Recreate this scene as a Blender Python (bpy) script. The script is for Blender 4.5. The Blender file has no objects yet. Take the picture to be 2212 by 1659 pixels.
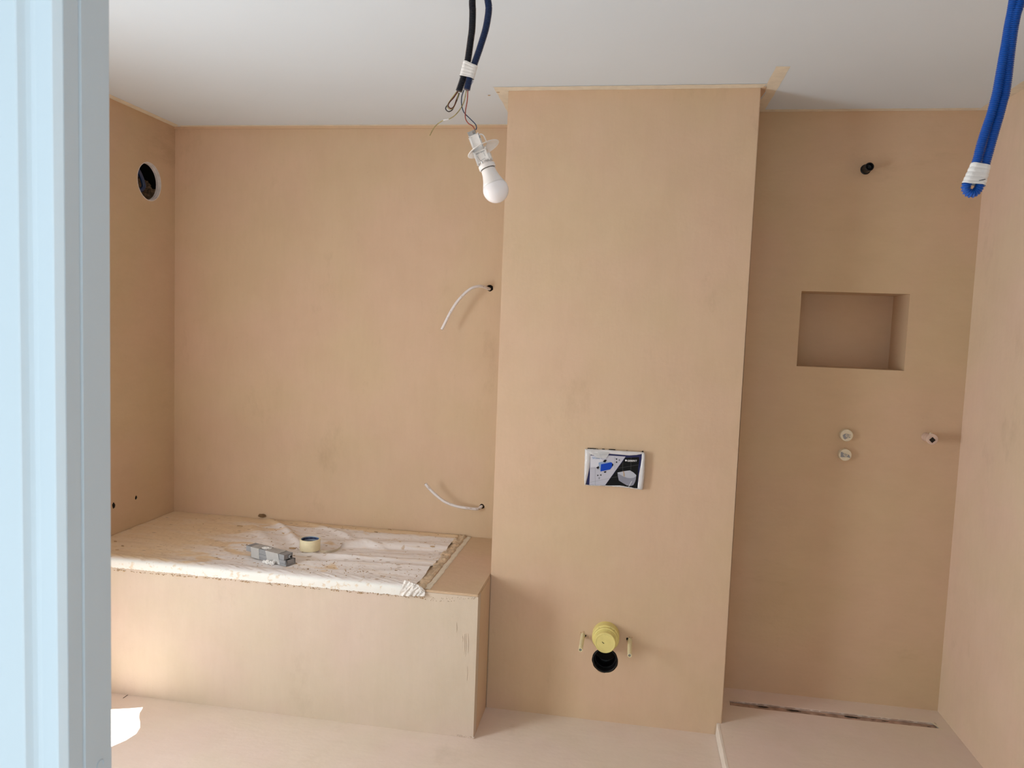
import bpy, bmesh, math, random
from mathutils import Vector, Matrix, noise
from mathutils.geometry import tessellate_polygon
random.seed(7)
SC = bpy.context.scene
COL = SC.collection
# ------------------------------------------------------------------ camera
CAMZ = 1.6164
FPX = 1617.97
RT = Vector((0.98644041, 0.15964009, 0.03808348)).normalized()
UP = Vector((-0.04983588, 0.07027204, 0.9962822))
FW = Vector((-0.15637038, 0.98467095, -0.07727499)).normalized()
UP = RT.cross(FW)
CAM = Vector((0, 0, CAMZ))
cd = bpy.data.cameras.new('camera')
cd.sensor_width = 36.0
cd.lens = FPX / 2212 * 36.0
cd.clip_start = 0.02
cd.dof.use_dof = True
cd.dof.focus_distance = 2.9
cd.dof.aperture_fstop = 14
cam = bpy.data.objects.new('camera', cd)
COL.objects.link(cam)
M = Matrix.Identity(4)
for i in range(3):
    M[i][0] = RT[i]; M[i][1] = UP[i]; M[i][2] = -FW[i]; M[i][3] = CAM[i]
cam.matrix_world = M
SC.camera = cam
# ------------------------------------------------------------------ world, sun, window light, exposure
w = bpy.data.worlds.new('sky'); SC.world = w; w.use_nodes = True
bg = w.node_tree.nodes['Background']
bg.inputs[0].default_value = (0.74, 0.90, 1.0, 1)
bg.inputs[1].default_value = 1.62
sd = bpy.data.lights.new('sun', 'SUN'); sd.energy = 25; sd.angle = 0.003; sd.color = (0.93, 0.98, 1.0)
sun = bpy.data.objects.new('sun', sd); COL.objects.link(sun)
SUNDIR = Vector((0.30, 0.50, -0.80)).normalized()
sun.rotation_euler = SUNDIR.to_track_quat('-Z', 'Y').to_euler()
sun.location = (-4, -2, 5)
ad = bpy.data.lights.new('window_daylight', 'AREA'); ad.shape = 'RECTANGLE'
ad.size = 0.62; ad.size_y = 1.10; ad.energy = 41; ad.color = (0.91, 0.975, 1.0)
al = bpy.data.objects.new('window_daylight', ad); COL.objects.link(al)
al.matrix_world = Matrix.Translation((-2.34, 1.33, 1.18)) @ Vector((1, 0, 0)).to_track_quat('-Z', 'Y').to_matrix().to_4x4()
SC.view_settings.view_transform = 'Standard'
SC.view_settings.look = 'None'
SC.view_settings.gamma = 1.0
SC.view_settings.exposure = 0.0
SC.view_settings.use_curve_mapping = False
SC.cycles.max_bounces = 10
SC.cycles.diffuse_bounces = 6

# ------------------------------------------------------------------ room dimensions
CEIL = 2.55
XL, XR = -2.328, 1.36
YB, YP, YS = 3.535, 3.016, 3.336      # alcove back, pier front, shower back
XP1, XP2 = -0.5385, 0.431             # pier left / right
YT, ZT = 2.7655, 0.578                # tub surround front and top
YF = 0.623                            # room side of the front wall
ZS = 0.05                             # shower floor
XS = 0.415

def P(px, py, ax, val):
    """point on the plane (axis = value) seen at a photograph pixel"""
    d = RT * ((px - 1106) / FPX) - UP * ((py - 829.5) / FPX) + FW
    k = (val - CAM[ax]) / d[ax]
    return CAM + d * k

# ------------------------------------------------------------------ materials
def s2l(c):
    return tuple(((v / 12.92) if v <= 0.04045 else ((v + 0.055) / 1.055) ** 2.4) for v in c)

def mat(name, col, rough=0.6, spec=0.3, metal=0.0, var=0.0, vscale=8, bump=0.0, bscale=60, **kw):
    m = bpy.data.materials.new(name); m.use_nodes = True
    nt = m.node_tree; b = nt.nodes['Principled BSDF']
    b.inputs['Roughness'].default_value = rough
    b.inputs['Specular IOR Level'].default_value = spec
    b.inputs['Metallic'].default_value = metal
    for k, v in kw.items():
        b.inputs[k.replace('_', ' ')].default_value = v
    tc = nt.nodes.new('ShaderNodeTexCoord')
    n = nt.nodes.new('ShaderNodeTexNoise'); n.inputs['Scale'].default_value = vscale; n.inputs['Detail'].default_value = 5
    nt.links.new(tc.outputs['Object'], n.inputs['Vector'])
    r = nt.nodes.new('ShaderNodeValToRGB')
    r.color_ramp.elements[0].position = 0.3; r.color_ramp.elements[1].position = 0.7
    v = max(var, 0.01)
    r.color_ramp.elements[0].color = (*[max(0, c * (1 - v)) for c in col], 1)
    r.color_ramp.elements[1].color = (*[min(1, c * (1 + v)) for c in col], 1)
    nt.links.new(n.outputs['Fac'], r.inputs['Fac']); nt.links.new(r.outputs['Color'], b.inputs['Base Color'])
    if bump > 0:
        n2 = nt.nodes.new('ShaderNodeTexNoise'); n2.inputs['Scale'].default_value = bscale; n2.inputs['Detail'].default_value = 4
        nt.links.new(tc.outputs['Object'], n2.inputs['Vector'])
        bp = nt.nodes.new('ShaderNodeBump'); bp.inputs['Strength'].default_value = bump; bp.inputs['Distance'].default_value = 0.002
        nt.links.new(n2.outputs['Fac'], bp.inputs['Height']); nt.links.new(bp.outputs['Normal'], b.inputs['Normal'])
    return m

def plaster(name, col, tint=1.0, streak=(1, 1, 1)):
    """trowelled coloured render: slow pink/yellow drift, cloudy patches, trowel streaks, fine pits"""
    m = bpy.data.materials.new(name); m.use_nodes = True
    nt = m.node_tree; b = nt.nodes['Principled BSDF']; L = nt.links.new
    b.inputs['Roughness'].default_value = 0.72; b.inputs['Specular IOR Level'].default_value = 0.22
    tc = nt.nodes.new('ShaderNodeTexCoord')
    def noi(scale, detail, vec=None, rough=0.5):
        n = nt.nodes.new('ShaderNodeTexNoise'); n.inputs['Scale'].default_value = scale
        n.inputs['Detail'].default_value = detail; n.inputs['Roughness'].default_value = rough
        L(vec or tc.outputs['Object'], n.inputs['Vector']); return n.outputs['Fac']
    def ramp(f, p0, c0, p1, c1):
        r = nt.nodes.new('ShaderNodeValToRGB'); e = r.color_ramp.elements
        e[0].position = p0; e[0].color = (*c0, 1); e[1].position = p1; e[1].color = (*c1, 1)
        L(f, r.inputs['Fac']); return r.outputs['Color']
    def mul(a, c, fac=1.0):
        x = nt.nodes.new('ShaderNodeMix'); x.data_type = 'RGBA'; x.blend_type = 'MULTIPLY'; x.inputs[0].default_value = fac
        L(a, x.inputs[6]); L(c, x.inputs[7]); return x.outputs[2]
    pink = tuple(min(1, c * k) for c, k in zip(col, (1.01, 0.985, 0.99)))
    yell = tuple(min(1, c * k) for c, k in zip(col, (0.985, 1.0, 0.95)))
    c = ramp(noi(2.3, 3), 0.38, pink, 0.62, yell)
    mp = nt.nodes.new('ShaderNodeMapping'); mp.inputs['Scale'].default_value = streak
    L(tc.outputs['Object'], mp.inputs['Vector'])
    st = noi(9, 6, mp.outputs['Vector'], 0.6)
    c = mul(c, ramp(st, 0.3, (1 - 0.025 * tint, 1 - 0.027 * tint, 1 - 0.03 * tint), 0.62, (1, 1, 1)))
    c = mul(c, ramp(noi(5.5, 8, None, 0.62), 0.25, (0.955, 0.945, 0.93), 0.6, (1, 1, 1)))
    c = mul(c, ramp(noi(70, 3), 0.16, (0.9, 0.89, 0.87), 0.30, (1, 1, 1)))
    # grey-brown rubbed smudges where the trowel dragged, and hair-fine vertical combing
    mp2 = nt.nodes.new('ShaderNodeMapping'); mp2.inputs['Scale'].default_value = (1, 1, .55) if streak[2] < 1 else (.5, .5, 1.4); mp2.inputs['Location'].default_value = (3.1, .7, 1.9)
    L(tc.outputs['Object'], mp2.inputs['Vector'])
    c = mul(c, ramp(noi(3.4, 9, mp2.outputs['Vector'], 0.68), 0.60, (1, 1, 1), 0.76, (0.84, 0.83, 0.80)))
    mp3 = nt.nodes.new('ShaderNodeMapping'); mp3.inputs['Scale'].default_value = (1, 1, .16) if streak[2] < 1 else (.2, .2, 1)
    L(tc.outputs['Object'], mp3.inputs['Vector'])
    c = mul(c, ramp(noi(70, 4, mp3.outputs['Vector'], 0.6), 0.3, (0.985, 0.984, 0.981), 0.6, (1, 1, 1)))
    L(c, b.inputs['Base Color'])
    ad_ = nt.nodes.new('ShaderNodeMath'); ad_.operation = 'MULTIPLY_ADD'; ad_.inputs[1].default_value = 1.6
    L(st, ad_.inputs[0]); L(noi(48, 5), ad_.inputs[2])
    bp = nt.nodes.new('ShaderNodeBump'); bp.inputs['Strength'].default_value = 0.32; bp.inputs['Distance'].default_value = 0.0022
    L(ad_.outputs[0], bp.inputs['Height']); L(bp.outputs['Normal'], b.inputs['Normal'])
    return m

PL = (0.63, 0.463, 0.328)
M_wall = plaster('plaster_salmon', PL, 1.0, (2.0, 2.0, 0.6))
M_wallh = plaster('plaster_salmon_cross', tuple(c * k for c, k in zip(PL, (0.97, 0.97, 0.93))), 1.2, (0.7, 0.7, 1.8))
M_tub = plaster('plaster_apron', (0.60, 0.50, 0.42), 1.0, (2.5, 2.5, 0.5))
M_floor = plaster('plaster_floor', (0.75, 0.635, 0.56), 0.4, (0.5, 2.0, 1))
M_ceil = mat('ceiling_paint', (0.665, 0.73, 0.80), 0.85, 0.15, var=0.018, vscale=1.6, bump=0.12, bscale=30)
M_jamb = mat('shaded_white_lining', (0.56, 0.585, 0.60), 0.45, 0.4, var=0.012, vscale=3)  # darker copy of the frame white: the reveal's shade put into the colour
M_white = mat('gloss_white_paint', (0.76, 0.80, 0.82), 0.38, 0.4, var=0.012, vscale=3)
M_step = mat('pale_edge_strip', (0.78, 0.71, 0.64), 0.6, var=0.06, vscale=22, bump=0.3)
M_mask = mat('masking_tape', (0.74, 0.675, 0.56), 0.7, var=0.07, vscale=30, bump=0.15, bscale=150)
M_maskl = mat('masking_tape_roll', (0.80, 0.71, 0.48), 0.55, var=0.04, vscale=60, bump=0.1, bscale=200)
M_black = mat('black_plastic', (0.006, 0.006, 0.007), 0.4, 0.3)
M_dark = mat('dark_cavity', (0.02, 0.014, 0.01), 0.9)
M_condk = mat('black_conduit', (0.010, 0.012, 0.020), 0.35, 0.5)
M_condn = mat('navy_conduit', (0.012, 0.030, 0.095), 0.35, 0.5)
M_condb = mat('blue_conduit', (0.006, 0.085, 0.40), 0.38, 0.5)
M_wtape = mat('white_tape', (0.78, 0.76, 0.74), 0.45, var=0.04, vscale=40, bump=0.5, bscale=90)
M_bulb = mat('opal_plastic', (0.86, 0.82, 0.83), 0.16, 0.5)
M_bulbb = mat('bulb_housing', (0.80, 0.755, 0.735), 0.42, 0.4)
M_hold = mat('milky_plastic', (0.80, 0.775, 0.755), 0.3, 0.5, var=0.05, vscale=90)

M_metal = mat('screw_metal', (0.35, 0.35, 0.35), 0.35, 0.5, 0.9)
M_wb = mat('wire_brown', (0.10, 0.018, 0.012), 0.4)
M_wk = mat('wire_black', (0.010, 0.012, 0.016), 0.4)
M_wg = mat('wire_green_yellow', (0.36, 0.30, 0.14), 0.45, var=0.35, vscale=120)
M_wblu = mat('wire_blue', (0.030, 0.055, 0.11), 0.4)
M_wred = mat('wire_red', (0.30, 0.055, 0.035), 0.4)
M_cable = mat('white_cable', (0.74, 0.70, 0.70), 0.4, var=0.03, vscale=30)
M_yel = mat('yellow_cap', (0.72, 0.63, 0.24), 0.5, 0.35, var=0.05, vscale=45)
M_yell = mat('pale_yellow_tube', (0.72, 0.66, 0.42), 0.45, var=0.05, vscale=60)
M_cream = mat('cream_cap', (0.70, 0.62, 0.47), 0.5, var=0.06, vscale=60)
M_grey = mat('grey_plastic', (0.28, 0.28, 0.29), 0.5, var=0.06, vscale=50)
M_smear = mat('dried_plaster', (0.46, 0.32, 0.19), 0.85, var=0.22, vscale=45, bump=0.6, bscale=120)
M_crumb = mat('plaster_crumbs', (0.44, 0.30, 0.19), 0.9, var=0.35, vscale=60)
M_board = mat('board_edge', (0.66, 0.62, 0.62), 0.8, var=0.12, vscale=40, bump=0.4)
M_wool = mat('mineral_wool', (0.24, 0.15, 0.085), 0.95, var=0.6, vscale=22, bump=1.0, bscale=60)
M_pale = mat('print_grey', (0.47, 0.47, 0.54), 0.5, 0.12)
M_navy = mat('print_navy', (0.022, 0.024, 0.085), 0.5, 0.12)
M_pblk = mat('print_black', (0.006, 0.006, 0.006), 0.5, 0.12)
M_pblu = mat('print_blue', (0.008, 0.055, 0.42), 0.5, 0.12)
M_plbl = mat('print_light_blue', (0.24, 0.34, 0.52), 0.5, 0.12)
M_pwht = mat('print_white', (0.72, 0.72, 0.74), 0.5, 0.12)
M_wrap = mat('plastic_wrap', (0.62, 0.61, 0.62), 0.18, 0.6, bump=0.4, bscale=25)
M_toil = mat('print_bowl', (0.40, 0.41, 0.47), 0.35, 0.5, var=0.05, vscale=25)
M_toil2 = mat('print_bowl_shade', (0.22, 0.22, 0.27), 0.35, 0.5, var=0.1, vscale=18)
M_line = mat('print_line', (0.30, 0.30, 0.34), 0.4)
M_sunmask = mat('sun_patch_mask', (0.85, 0.86, 0.88), 0.6)  # for the added opaque sheet that shapes the sun patch
M_groove = mat('groove_paint', (0.5, 0.53, 0.54), 0.5)

# ------------------------------------------------------------------ helpers
def tag(o, label=None, cat=None, group=None, kind=None):
    if label: o['label'] = label
    if cat: o['category'] = cat
    if group: o['group'] = group
    if kind: o['kind'] = kind
    return o

def obj(name, bm, m, parent=None, smooth=False, mats=None):
    me = bpy.data.meshes.new(name)
    bmesh.ops.recalc_face_normals(bm, faces=bm.faces)
    bm.to_mesh(me); bm.free()
    for x in (mats or [m]): me.materials.append(x)
    o = bpy.data.objects.new(name, me); COL.objects.link(o)
    if smooth:
        for p in me.polygons: p.use_smooth = True
    if parent:
        o.parent = parent
        o.matrix_parent_inverse = parent.matrix_basis.inverted()
    return o

def thing(name, loc, label, cat, group=None):
    o = bpy.data.objects.new(name, None); COL.objects.link(o)
    o.location = loc; o.empty_display_size = 0.05
    o.matrix_basis = Matrix.Translation(loc)
    return tag(o, label, cat, group)

def box(bm, a, b, bevel=0):
    a = Vector(a); b = Vector(b)
    r = bmesh.ops.create_cube(bm, size=1)
    c = (a + b) / 2; s = b - a
    for v in r['verts']:
        v.co = Vector((v.co.x * s.x, v.co.y * s.y, v.co.z * s.z)) + c
    if bevel:
        es = list({e for v in r['verts'] for e in v.link_edges})
        bmesh.ops.bevel(bm, geom=es, offset=bevel, segments=2, affect='EDGES')
    return bm

def obox(bm, o, e1, e2, e3, bevel=0, seg=2):
    """box from a corner and three edge vectors"""
    r = bmesh.ops.create_cube(bm, size=1)
    for v in r['verts']:
        v.co = Vector(o) + Vector(e1) * (v.co.x + .5) + Vector(e2) * (v.co.y + .5) + Vector(e3) * (v.co.z + .5)
    if bevel:
        es = list({e for v in r['verts'] for e in v.link_edges})
        bmesh.ops.bevel(bm, geom=es, offset=bevel, segments=seg, affect='EDGES')
    return bm

def slab(outer, holes, f0, f1, bm=None):
    """plate with real holes: outlines in 2D, f0/f1 map (u,v) to the front and the back surface"""
    bm = bm or bmesh.new()
    loops = [outer] + list(holes)
    flat = [p for l in loops for p in l]
    tris = tessellate_polygon([[Vector((p[0], p[1], 0)) for p in l] for l in loops])
    A = [bm.verts.new(f0(*p)) for p in flat]; B = [bm.verts.new(f1(*p)) for p in flat]
    for t in tris:
        try: bm.faces.new([A[i] for i in t])
        except ValueError: pass
        try: bm.faces.new([B[i] for i in reversed(t)])
        except ValueError: pass
    k = 0
    for l in loops:
        n = len(l)
        for i in range(n):
            j = (i + 1) % n
            bm.faces.new((A[k + i], A[k + j], B[k + j], B[k + i]))
        k += n
    return bm

def circ(cx, cy, r, n=32, jit=0.0, sy=1.0):
    return [(cx + r * math.cos(2 * math.pi * i / n) * (1 + random.uniform(-jit, jit)),
             cy + r * sy * math.sin(2 * math.pi * i / n) * (1 + random.uniform(-jit, jit))) for i in range(n)]

def rect(a, b, c, d): return [(a, c), (b, c), (b, d), (a, d)]

def frame(ax):
    ax = Vector(ax).normalized()
    t = Vector((0, 0, 1)) if abs(ax.z) < 0.9 else Vector((1, 0, 0))
    u = ax.cross(t).normalized(); v = ax.cross(u).normalized()
    return u, v

def lathe(bm, o, ax, prof, seg=32, cap=True, mi=None):
    """revolve (distance along axis, radius) pairs"""
    ax = Vector(ax).normalized(); o = Vector(o); u, v = frame(ax)
    rings = []
    for s, r in prof:
        rings.append([bm.verts.new(o + ax * s + (u * math.cos(2 * math.pi * i / seg) + v * math.sin(2 * math.pi * i / seg)) * r) for i in range(seg)])
    fs = []
    for a, b in zip(rings, rings[1:]):
        for i in range(seg):
            j = (i + 1) % seg
            fs.append(bm.faces.new((a[i], a[j], b[j], b[i])))
    if cap:
        fs.append(bm.faces.new(rings[0])); fs.append(bm.faces.new(rings[-1]))
    return bm

def spline(pts, step):
    """Catmull-Rom through pts, resampled at an even step"""
    pts = [Vector(p) for p in pts]
    q = [pts[0] * 2 - pts[1]] + pts + [pts[-1] * 2 - pts[-2]]
    fine = []
    for i in range(1, len(q) - 2):
        a, b, c, d = q[i - 1:i + 3]
        for k in range(24):
            t = k / 24
            fine.append(0.5 * ((2 * b) + (c - a) * t + (2 * a - 5 * b + 4 * c - d) * t * t + (3 * b - a - 3 * c + d) * t ** 3))
    fine.append(pts[-1])
    out = [fine[0].copy()]; acc = 0
    for a, b in zip(fine, fine[1:]):
        L = (b - a).length
        while L > 0 and acc + L >= step:
            a = a + (b - a) * ((step - acc) / L); out.append(a.copy()); L = (b - a).length; acc = 0
        acc += L
    return out

def tube(bm, pts, rad, seg=12, cap=True, hollow=0):
    """sweep; rad is a number or a function of the ring index"""
    pts = [Vector(p) for p in pts]; n = len(pts)
    t0 = (pts[1] - pts[0]).normalized(); u, v = frame(t0)
    rings = []
    for i, p in enumerate(pts):
        t = (pts[min(i + 1, n - 1)] - pts[max(i - 1, 0)]).normalized()
        u = (u - t * u.dot(t)).normalized(); v = t.cross(u)
        r = rad(i) if callable(rad) else rad
        rings.append([bm.verts.new(p + (u * math.cos(2 * math.pi * k / seg) + v * math.sin(2 * math.pi * k / seg)) * r) for k in range(seg)])
    for a, b in zip(rings, rings[1:]):
        for k in range(seg):
            j = (k + 1) % seg
            bm.faces.new((a[k], a[j], b[j], b[k]))
    if cap:
        bm.faces.new(rings[0]); bm.faces.new(rings[-1])
    return bm

def corrugated(bm, pts, r, pitch=0.0034):
    pr = [1.0, 1.0, 0.76, 0.76]
    ps = spline(pts, pitch / 4)
    return tube(bm, ps, lambda i: r * pr[i % 4], 18)

def poly(bm, pts, th=None, mi=0):
    """flat polygon; th = thickness vector behind it"""
    pts = [Vector(p) for p in pts]
    vs = [bm.verts.new(p) for p in pts]
    f = bm.faces.new(vs); f.material_index = mi
    if th is not None:
        ws = [bm.verts.new(p + Vector(th)) for p in pts]
        bm.faces.new(list(reversed(ws))).material_index = mi
        for i in range(len(vs)):
            j = (i + 1) % len(vs)
            bm.faces.new((vs[i], ws[i], ws[j], vs[j])).material_index = mi
    return bm

def struct(name, bm, m, parent=None, label=None, **k):
    o = obj(name, bm, m, parent, **k)
    if parent is None: o['kind'] = 'structure'
    if label: o['label'] = label
    return o

# ================================================================== SETTING
# floor, with the small crack lines near the tub
bm = bmesh.new(); box(bm, (XL - .2, -0.6, -0.12), (XR + .2, YB + .15, 0.0))
struct('floor', bm, M_floor)
# raised shower floor with the drain slot cut into it
dr = [(0.484, 3.178), (0.60, 3.174), (0.78, 3.176), (0.95, 3.172), (1.12, 3.177), (1.309, 3.181), (1.311, 3.226), (1.15, 3.223), (0.98, 3.226), (0.8, 3.222), (0.64, 3.225), (0.486, 3.223)]
bm = slab([(XS, YF), (XR, YF), (XR, YS), (XP2, YS), (XP2, YP), (XS, YP)], [dr], lambda x, y: (x, y, ZS), lambda x, y: (x, y, 0.006))
fs_ = struct('floor_shower', bm, M_floor, label='raised shower floor with a long drain slot')
# riser strip at the edge of the shower step
bm = bmesh.new(); pr = []
ys = [YF + i * (YP - .004 - YF) / 60 for i in range(61)]
top = [bm.verts.new((XS - .004 + random.uniform(-.0012, .0012), y, ZS + .0015 + random.uniform(-.001, .001))) for y in ys]
bot = [bm.verts.new((XS - .006 + random.uniform(-.0015, .001), y, 0.0015)) for y in ys]
tin = [bm.verts.new((XS + .005 + random.uniform(-.001, .002), y, ZS + .001)) for y in ys]
for i in range(60):
    bm.faces.new((top[i], top[i + 1], bot[i + 1], bot[i])); bm.faces.new((top[i], tin[i], tin[i + 1], top[i + 1]))
struct('trim_1', bm, M_step)
# ceiling
bm = bmesh.new(); box(bm, (XL - .2, YF - .06, CEIL), (XR + .2, YB + .15, CEIL + .1))
struct('ceiling', bm, M_ceil)
bm = bmesh.new(); box(bm, (-1.7, -2.2, CEIL), (1.9, YF - .061, CEIL + .1)); struct('ceiling_sun_block', bm, M_ceil)  # unseen hall ceiling, added to keep the sun off the hall floor
bm = bmesh.new(); box(bm, (-1.7, -2.2, 0), (-1.6, YF - .061, CEIL)); struct('wall_sun_block', bm, M_white)  # unseen wall, added to stop sun entering the hall
bm = bmesh.new(); box(bm, (1.8, -2.2, 0), (1.9, YF - .061, CEIL)); struct('wall_light_block_right', bm, M_white)  # unseen wall, added to cut the sky light reaching the jamb
# unseen hall pieces above are added to block light; left wall with window, vent hole and two pipe holes
ventc = (3.331, 2.240); VR = 0.089
h1 = P(294, 1075, 0, XL); h2 = P(246, 1092, 0, XL)
blob = lambda c, r, sy: circ(c.y, c.z, r, 9, 0.22, sy)
WIN = (0.82, 2.42, 0.12, 2.15)
wl = slab(rect(-0.0, YB + .15, 0, CEIL), [rect(*WIN), circ(*ventc, VR, 40, 0.012), blob(h1, .010, 1.0), blob(h2, .012, 1.25)],
          lambda y, z: (XL, y, z), lambda y, z: (XL - .024, y, z))
for v in wl.verts:
    if v.co.y < YF - .06: v.co.y = YF - .06
struct('wall_left', wl, M_wallh)
# alcove back wall
bm = bmesh.new(); box(bm, (XL, YB, 0), (XP1 + .05, YB + .08, CEIL))
cabh = [P(1058, 622, 1, YB), P(1041, 1094, 1, YB)]
bm.free(); bm = slab(rect(XL, XP1 + .05, 0, CEIL), [circ(cabh[0].x, cabh[0].z, .017, 12, .15), circ(cabh[1].x, cabh[1].z, .012, 12, .1)],
                     lambda x, z: (x, YB, z), lambda x, z: (x, YB + .08, z))
struct('wall_back', bm, M_wall)
# pier
yel = P(1308.8, 1370.5, 1, YP); blk = P(1307, 1426.5, 1, YP)
bm = slab(rect(XP1, XP2, 0, CEIL), [circ(blk.x, blk.z, .0535, 36, .025)], lambda x, z: (x, YP, z), lambda x, z: (x, YB, z))
es = [e for e in bm.edges if all(abs(v.co.y - YP) < 1e-4 for v in e.verts) and (all(abs(v.co.x - XP1) < 1e-4 for v in e.verts) or all(abs(v.co.x - XP2) < 1e-4 for v in e.verts))]
bmesh.ops.bevel(bm, geom=es, offset=0.003, segments=2, affect='EDGES')
struct('wall_pier', bm, M_wall, label='boxed out plaster pier between the tub alcove and the shower bay')
# shower back wall with niche opening and pipe openings
NX0, NX1, NZ0, NZ1 = 0.692, 1.120, 1.492, 1.810
spp = P(1870, 366, 1, YS)
bm = slab(rect(XP2, XR, 0, CEIL), [rect(NX0, NX1, NZ0, NZ1), circ(spp.x, spp.z, .0205, 16, .08)], lambda x, z: (x, YS, z), lambda x, z: (x, YB, z))
sw = struct('wall_shower', bm, M_wallh, label='shower bay back wall with a recessed niche')
bm = bmesh.new(); box(bm, (XP2, YB, 0), (XR, YB + .08, CEIL)); obj('niche_back', bm, M_wallh, sw)
# right wall
bm = bmesh.new(); box(bm, (XR, YF - .06, 0), (XR + .1, YB + .08, CEIL))
struct('wall_right', bm, plaster('plaster_right_lit', (0.75, 0.585, 0.455), 0.8, (2, 2, .6)))  # paler than the other walls: window light painted into the colour
# front wall around the doorway the picture is taken through
bm = bmesh.new()
JX, JR = -0.4744, 0.66
box(bm, (XL, YF - .055, 0), (JX - .012, YF, CEIL))
box(bm, (JR + .012, YF - .055, 0), (XR, YF, CEIL)); box(bm, (JX - .012, YF - .055, 2.12), (JR + .012, YF, CEIL))
struct('wall_front', bm, M_wall)
# door frame: moulded casing, chamfer and grooved lining
dt = bpy.data.objects.new('door_1', None); COL.objects.link(dt); dt.location = (JX, .59, 0); dt.matrix_basis = Matrix.Translation((JX, .59, 0)); dt['kind'] = 'structure'
def extrude_profile(pts, z0, z1, flip=False):
    bm = bmesh.new()
    a = [bm.verts.new((x, y, z0)) for x, y in pts]; b = [bm.verts.new((x, y, z1)) for x, y in pts]
    n = len(pts)
    for i in range(n):
        j = (i + 1) % n; bm.faces.new((a[i], a[j], b[j], b[i]))
    bm.faces.new(a); bm.faces.new(b)
    return bm
cas = [(-.575, .5675), (-.575, .546), (-.5000, .546), (-.4988, .5468), (-.4980, .5545), (-.4962, .5578), (-.4925, .559), (-.4790, .559), (-.4778, .5596), (-.4748, .5668), (-.4748, .5675)]
JP = [(-.4865, .5676), (-.4744, .5676), (-.4744, .5838), (-.4760, .5848), (-.4760, .5862), (-.4742, .5875), (-.4744, .622), (-.4754, .6235), (-.4865, .6235)]
mir = lambda l: [(JR + JX - x, y) for x, y in l]
obj('casing', extrude_profile(cas, 0, 2.2), M_white, dt)
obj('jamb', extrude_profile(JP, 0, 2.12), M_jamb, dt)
obj('casing', extrude_profile(mir(cas), 0, 2.2), M_white, dt)
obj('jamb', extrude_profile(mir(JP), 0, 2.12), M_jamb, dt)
bm = bmesh.new(); box(bm, (-.4744, .548, 2.12), (JR, .5675, 2.2)); box(bm, (-.4744, .5676, 2.108), (JR, .6235, 2.12)); obj('head', bm, M_white, dt)
# small knock near the bottom of the picture on the lining
kp = P(216, 1652, 0, -.4743)
bm = bmesh.new(); ps = [kp + Vector((0.0004, .0045 * math.cos(a), .0045 * math.sin(a))) for a in [i * math.pi / 8 for i in range(-1, 10)]]
tube(bm, ps, .0004, 5); obj('dent', bm, M_groove, dt)
# window in the left wall (behind the door frame from here): frame and an added mask, its hole shaping the sun patch
wt = bpy.data.objects.new('window_1', None); COL.objects.link(wt); wt.matrix_basis = Matrix.Translation((XL - .03, 1.485, .62)); wt['kind'] = 'structure'
bm = slab(rect(WIN[0], WIN[1], WIN[2], WIN[3]), [rect(WIN[0] + .05, WIN[1] - .05, WIN[2] + .05, WIN[3] - .05)], lambda y, z: (XL - .025, y, z), lambda y, z: (XL - .058, y, z))
obj('window_frame', bm, M_white, wt)
patch = [(-1.994, 2.656), (-1.95, 2.672), (-1.908, 2.690), (-1.899, 2.668), (-1.893, 2.648), (-1.872, 2.615), (-1.847, 2.586), (-1.822, 2.55), (-1.808, 2.509), (-1.816, 2.46), (-1.837, 2.415), (-1.88, 2.30), (-1.92, 2.0), (-1.98, 1.7), (-2.24, 1.6), (-2.24, 2.58), (-2.1, 2.62)]
hx = XL - .045
hole = []
for x, y in patch:
    t = (x - hx) / SUNDIR.x
    hole.append((y - SUNDIR.y * t, -SUNDIR.z * t))
bm = slab(rect(WIN[0] + .02, WIN[1] - .02, WIN[2] + .02, WIN[3] - .02), [hole], lambda y, z: (hx, y, z), lambda y, z: (hx - .001, y, z))
obj('sun_patch_mask', bm, M_sunmask, wt)

# ================================================================== TUB SURROUND
ts = thing('tub_surround', (-1.43, 3.15, 0), 'plastered built in bathtub surround filling the left alcove', 'bathtub')
bm = bmesh.new(); box(bm, (XL, YT, 0), (XP1 - .0006, YT + .05, ZT - .009)); obj('apron', bm, M_tub, ts)
bm = bmesh.new(); box(bm, (XL, YT - .0005, ZT - .0088), (XP1, YB, ZT), .0028); obj('deck', bm, M_wall, ts)
bm = bmesh.new(); box(bm, (XP1 - .05, YT + .0502, 0), (XP1, YP - .0005, ZT - .009)); obj('end_panel', bm, M_wall, ts)
bm = bmesh.new()
for px, y0, y1 in [(999, 1374, 1386), (1003, 1370, 1414), (1006, 1369, 1418), (1011, 1369, 1410), (986, 1345, 1366), (1009, 1440, 1470)]:
    tube(bm, [P(px, y0, 1, YT), P(px + .7, (y0 + y1) / 2, 1, YT - .0008), P(px - .5, y1, 1, YT)], .0010, 5)
for _ in range(46):
    px = random.uniform(930, 1030); p = P(px, 1290 + random.uniform(0, 9) * (1 if px < 985 else .5), 1, YT)
    bmesh.ops.create_icosphere(bm, subdivisions=1, radius=random.uniform(.001, .0026), matrix=Matrix.Translation(p))
for _ in range(30):
    px = random.uniform(985, 1026); p = P(px, 1588 + (px - 985) * .14 + random.uniform(-2, 2), 1, YT)
    bmesh.ops.create_icosphere(bm, subdivisions=1, radius=random.uniform(.0015, .003), matrix=Matrix.Translation(p))
tag(obj('plaster_ridges', bm, M_tub, ts), kind='stuff')

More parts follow.
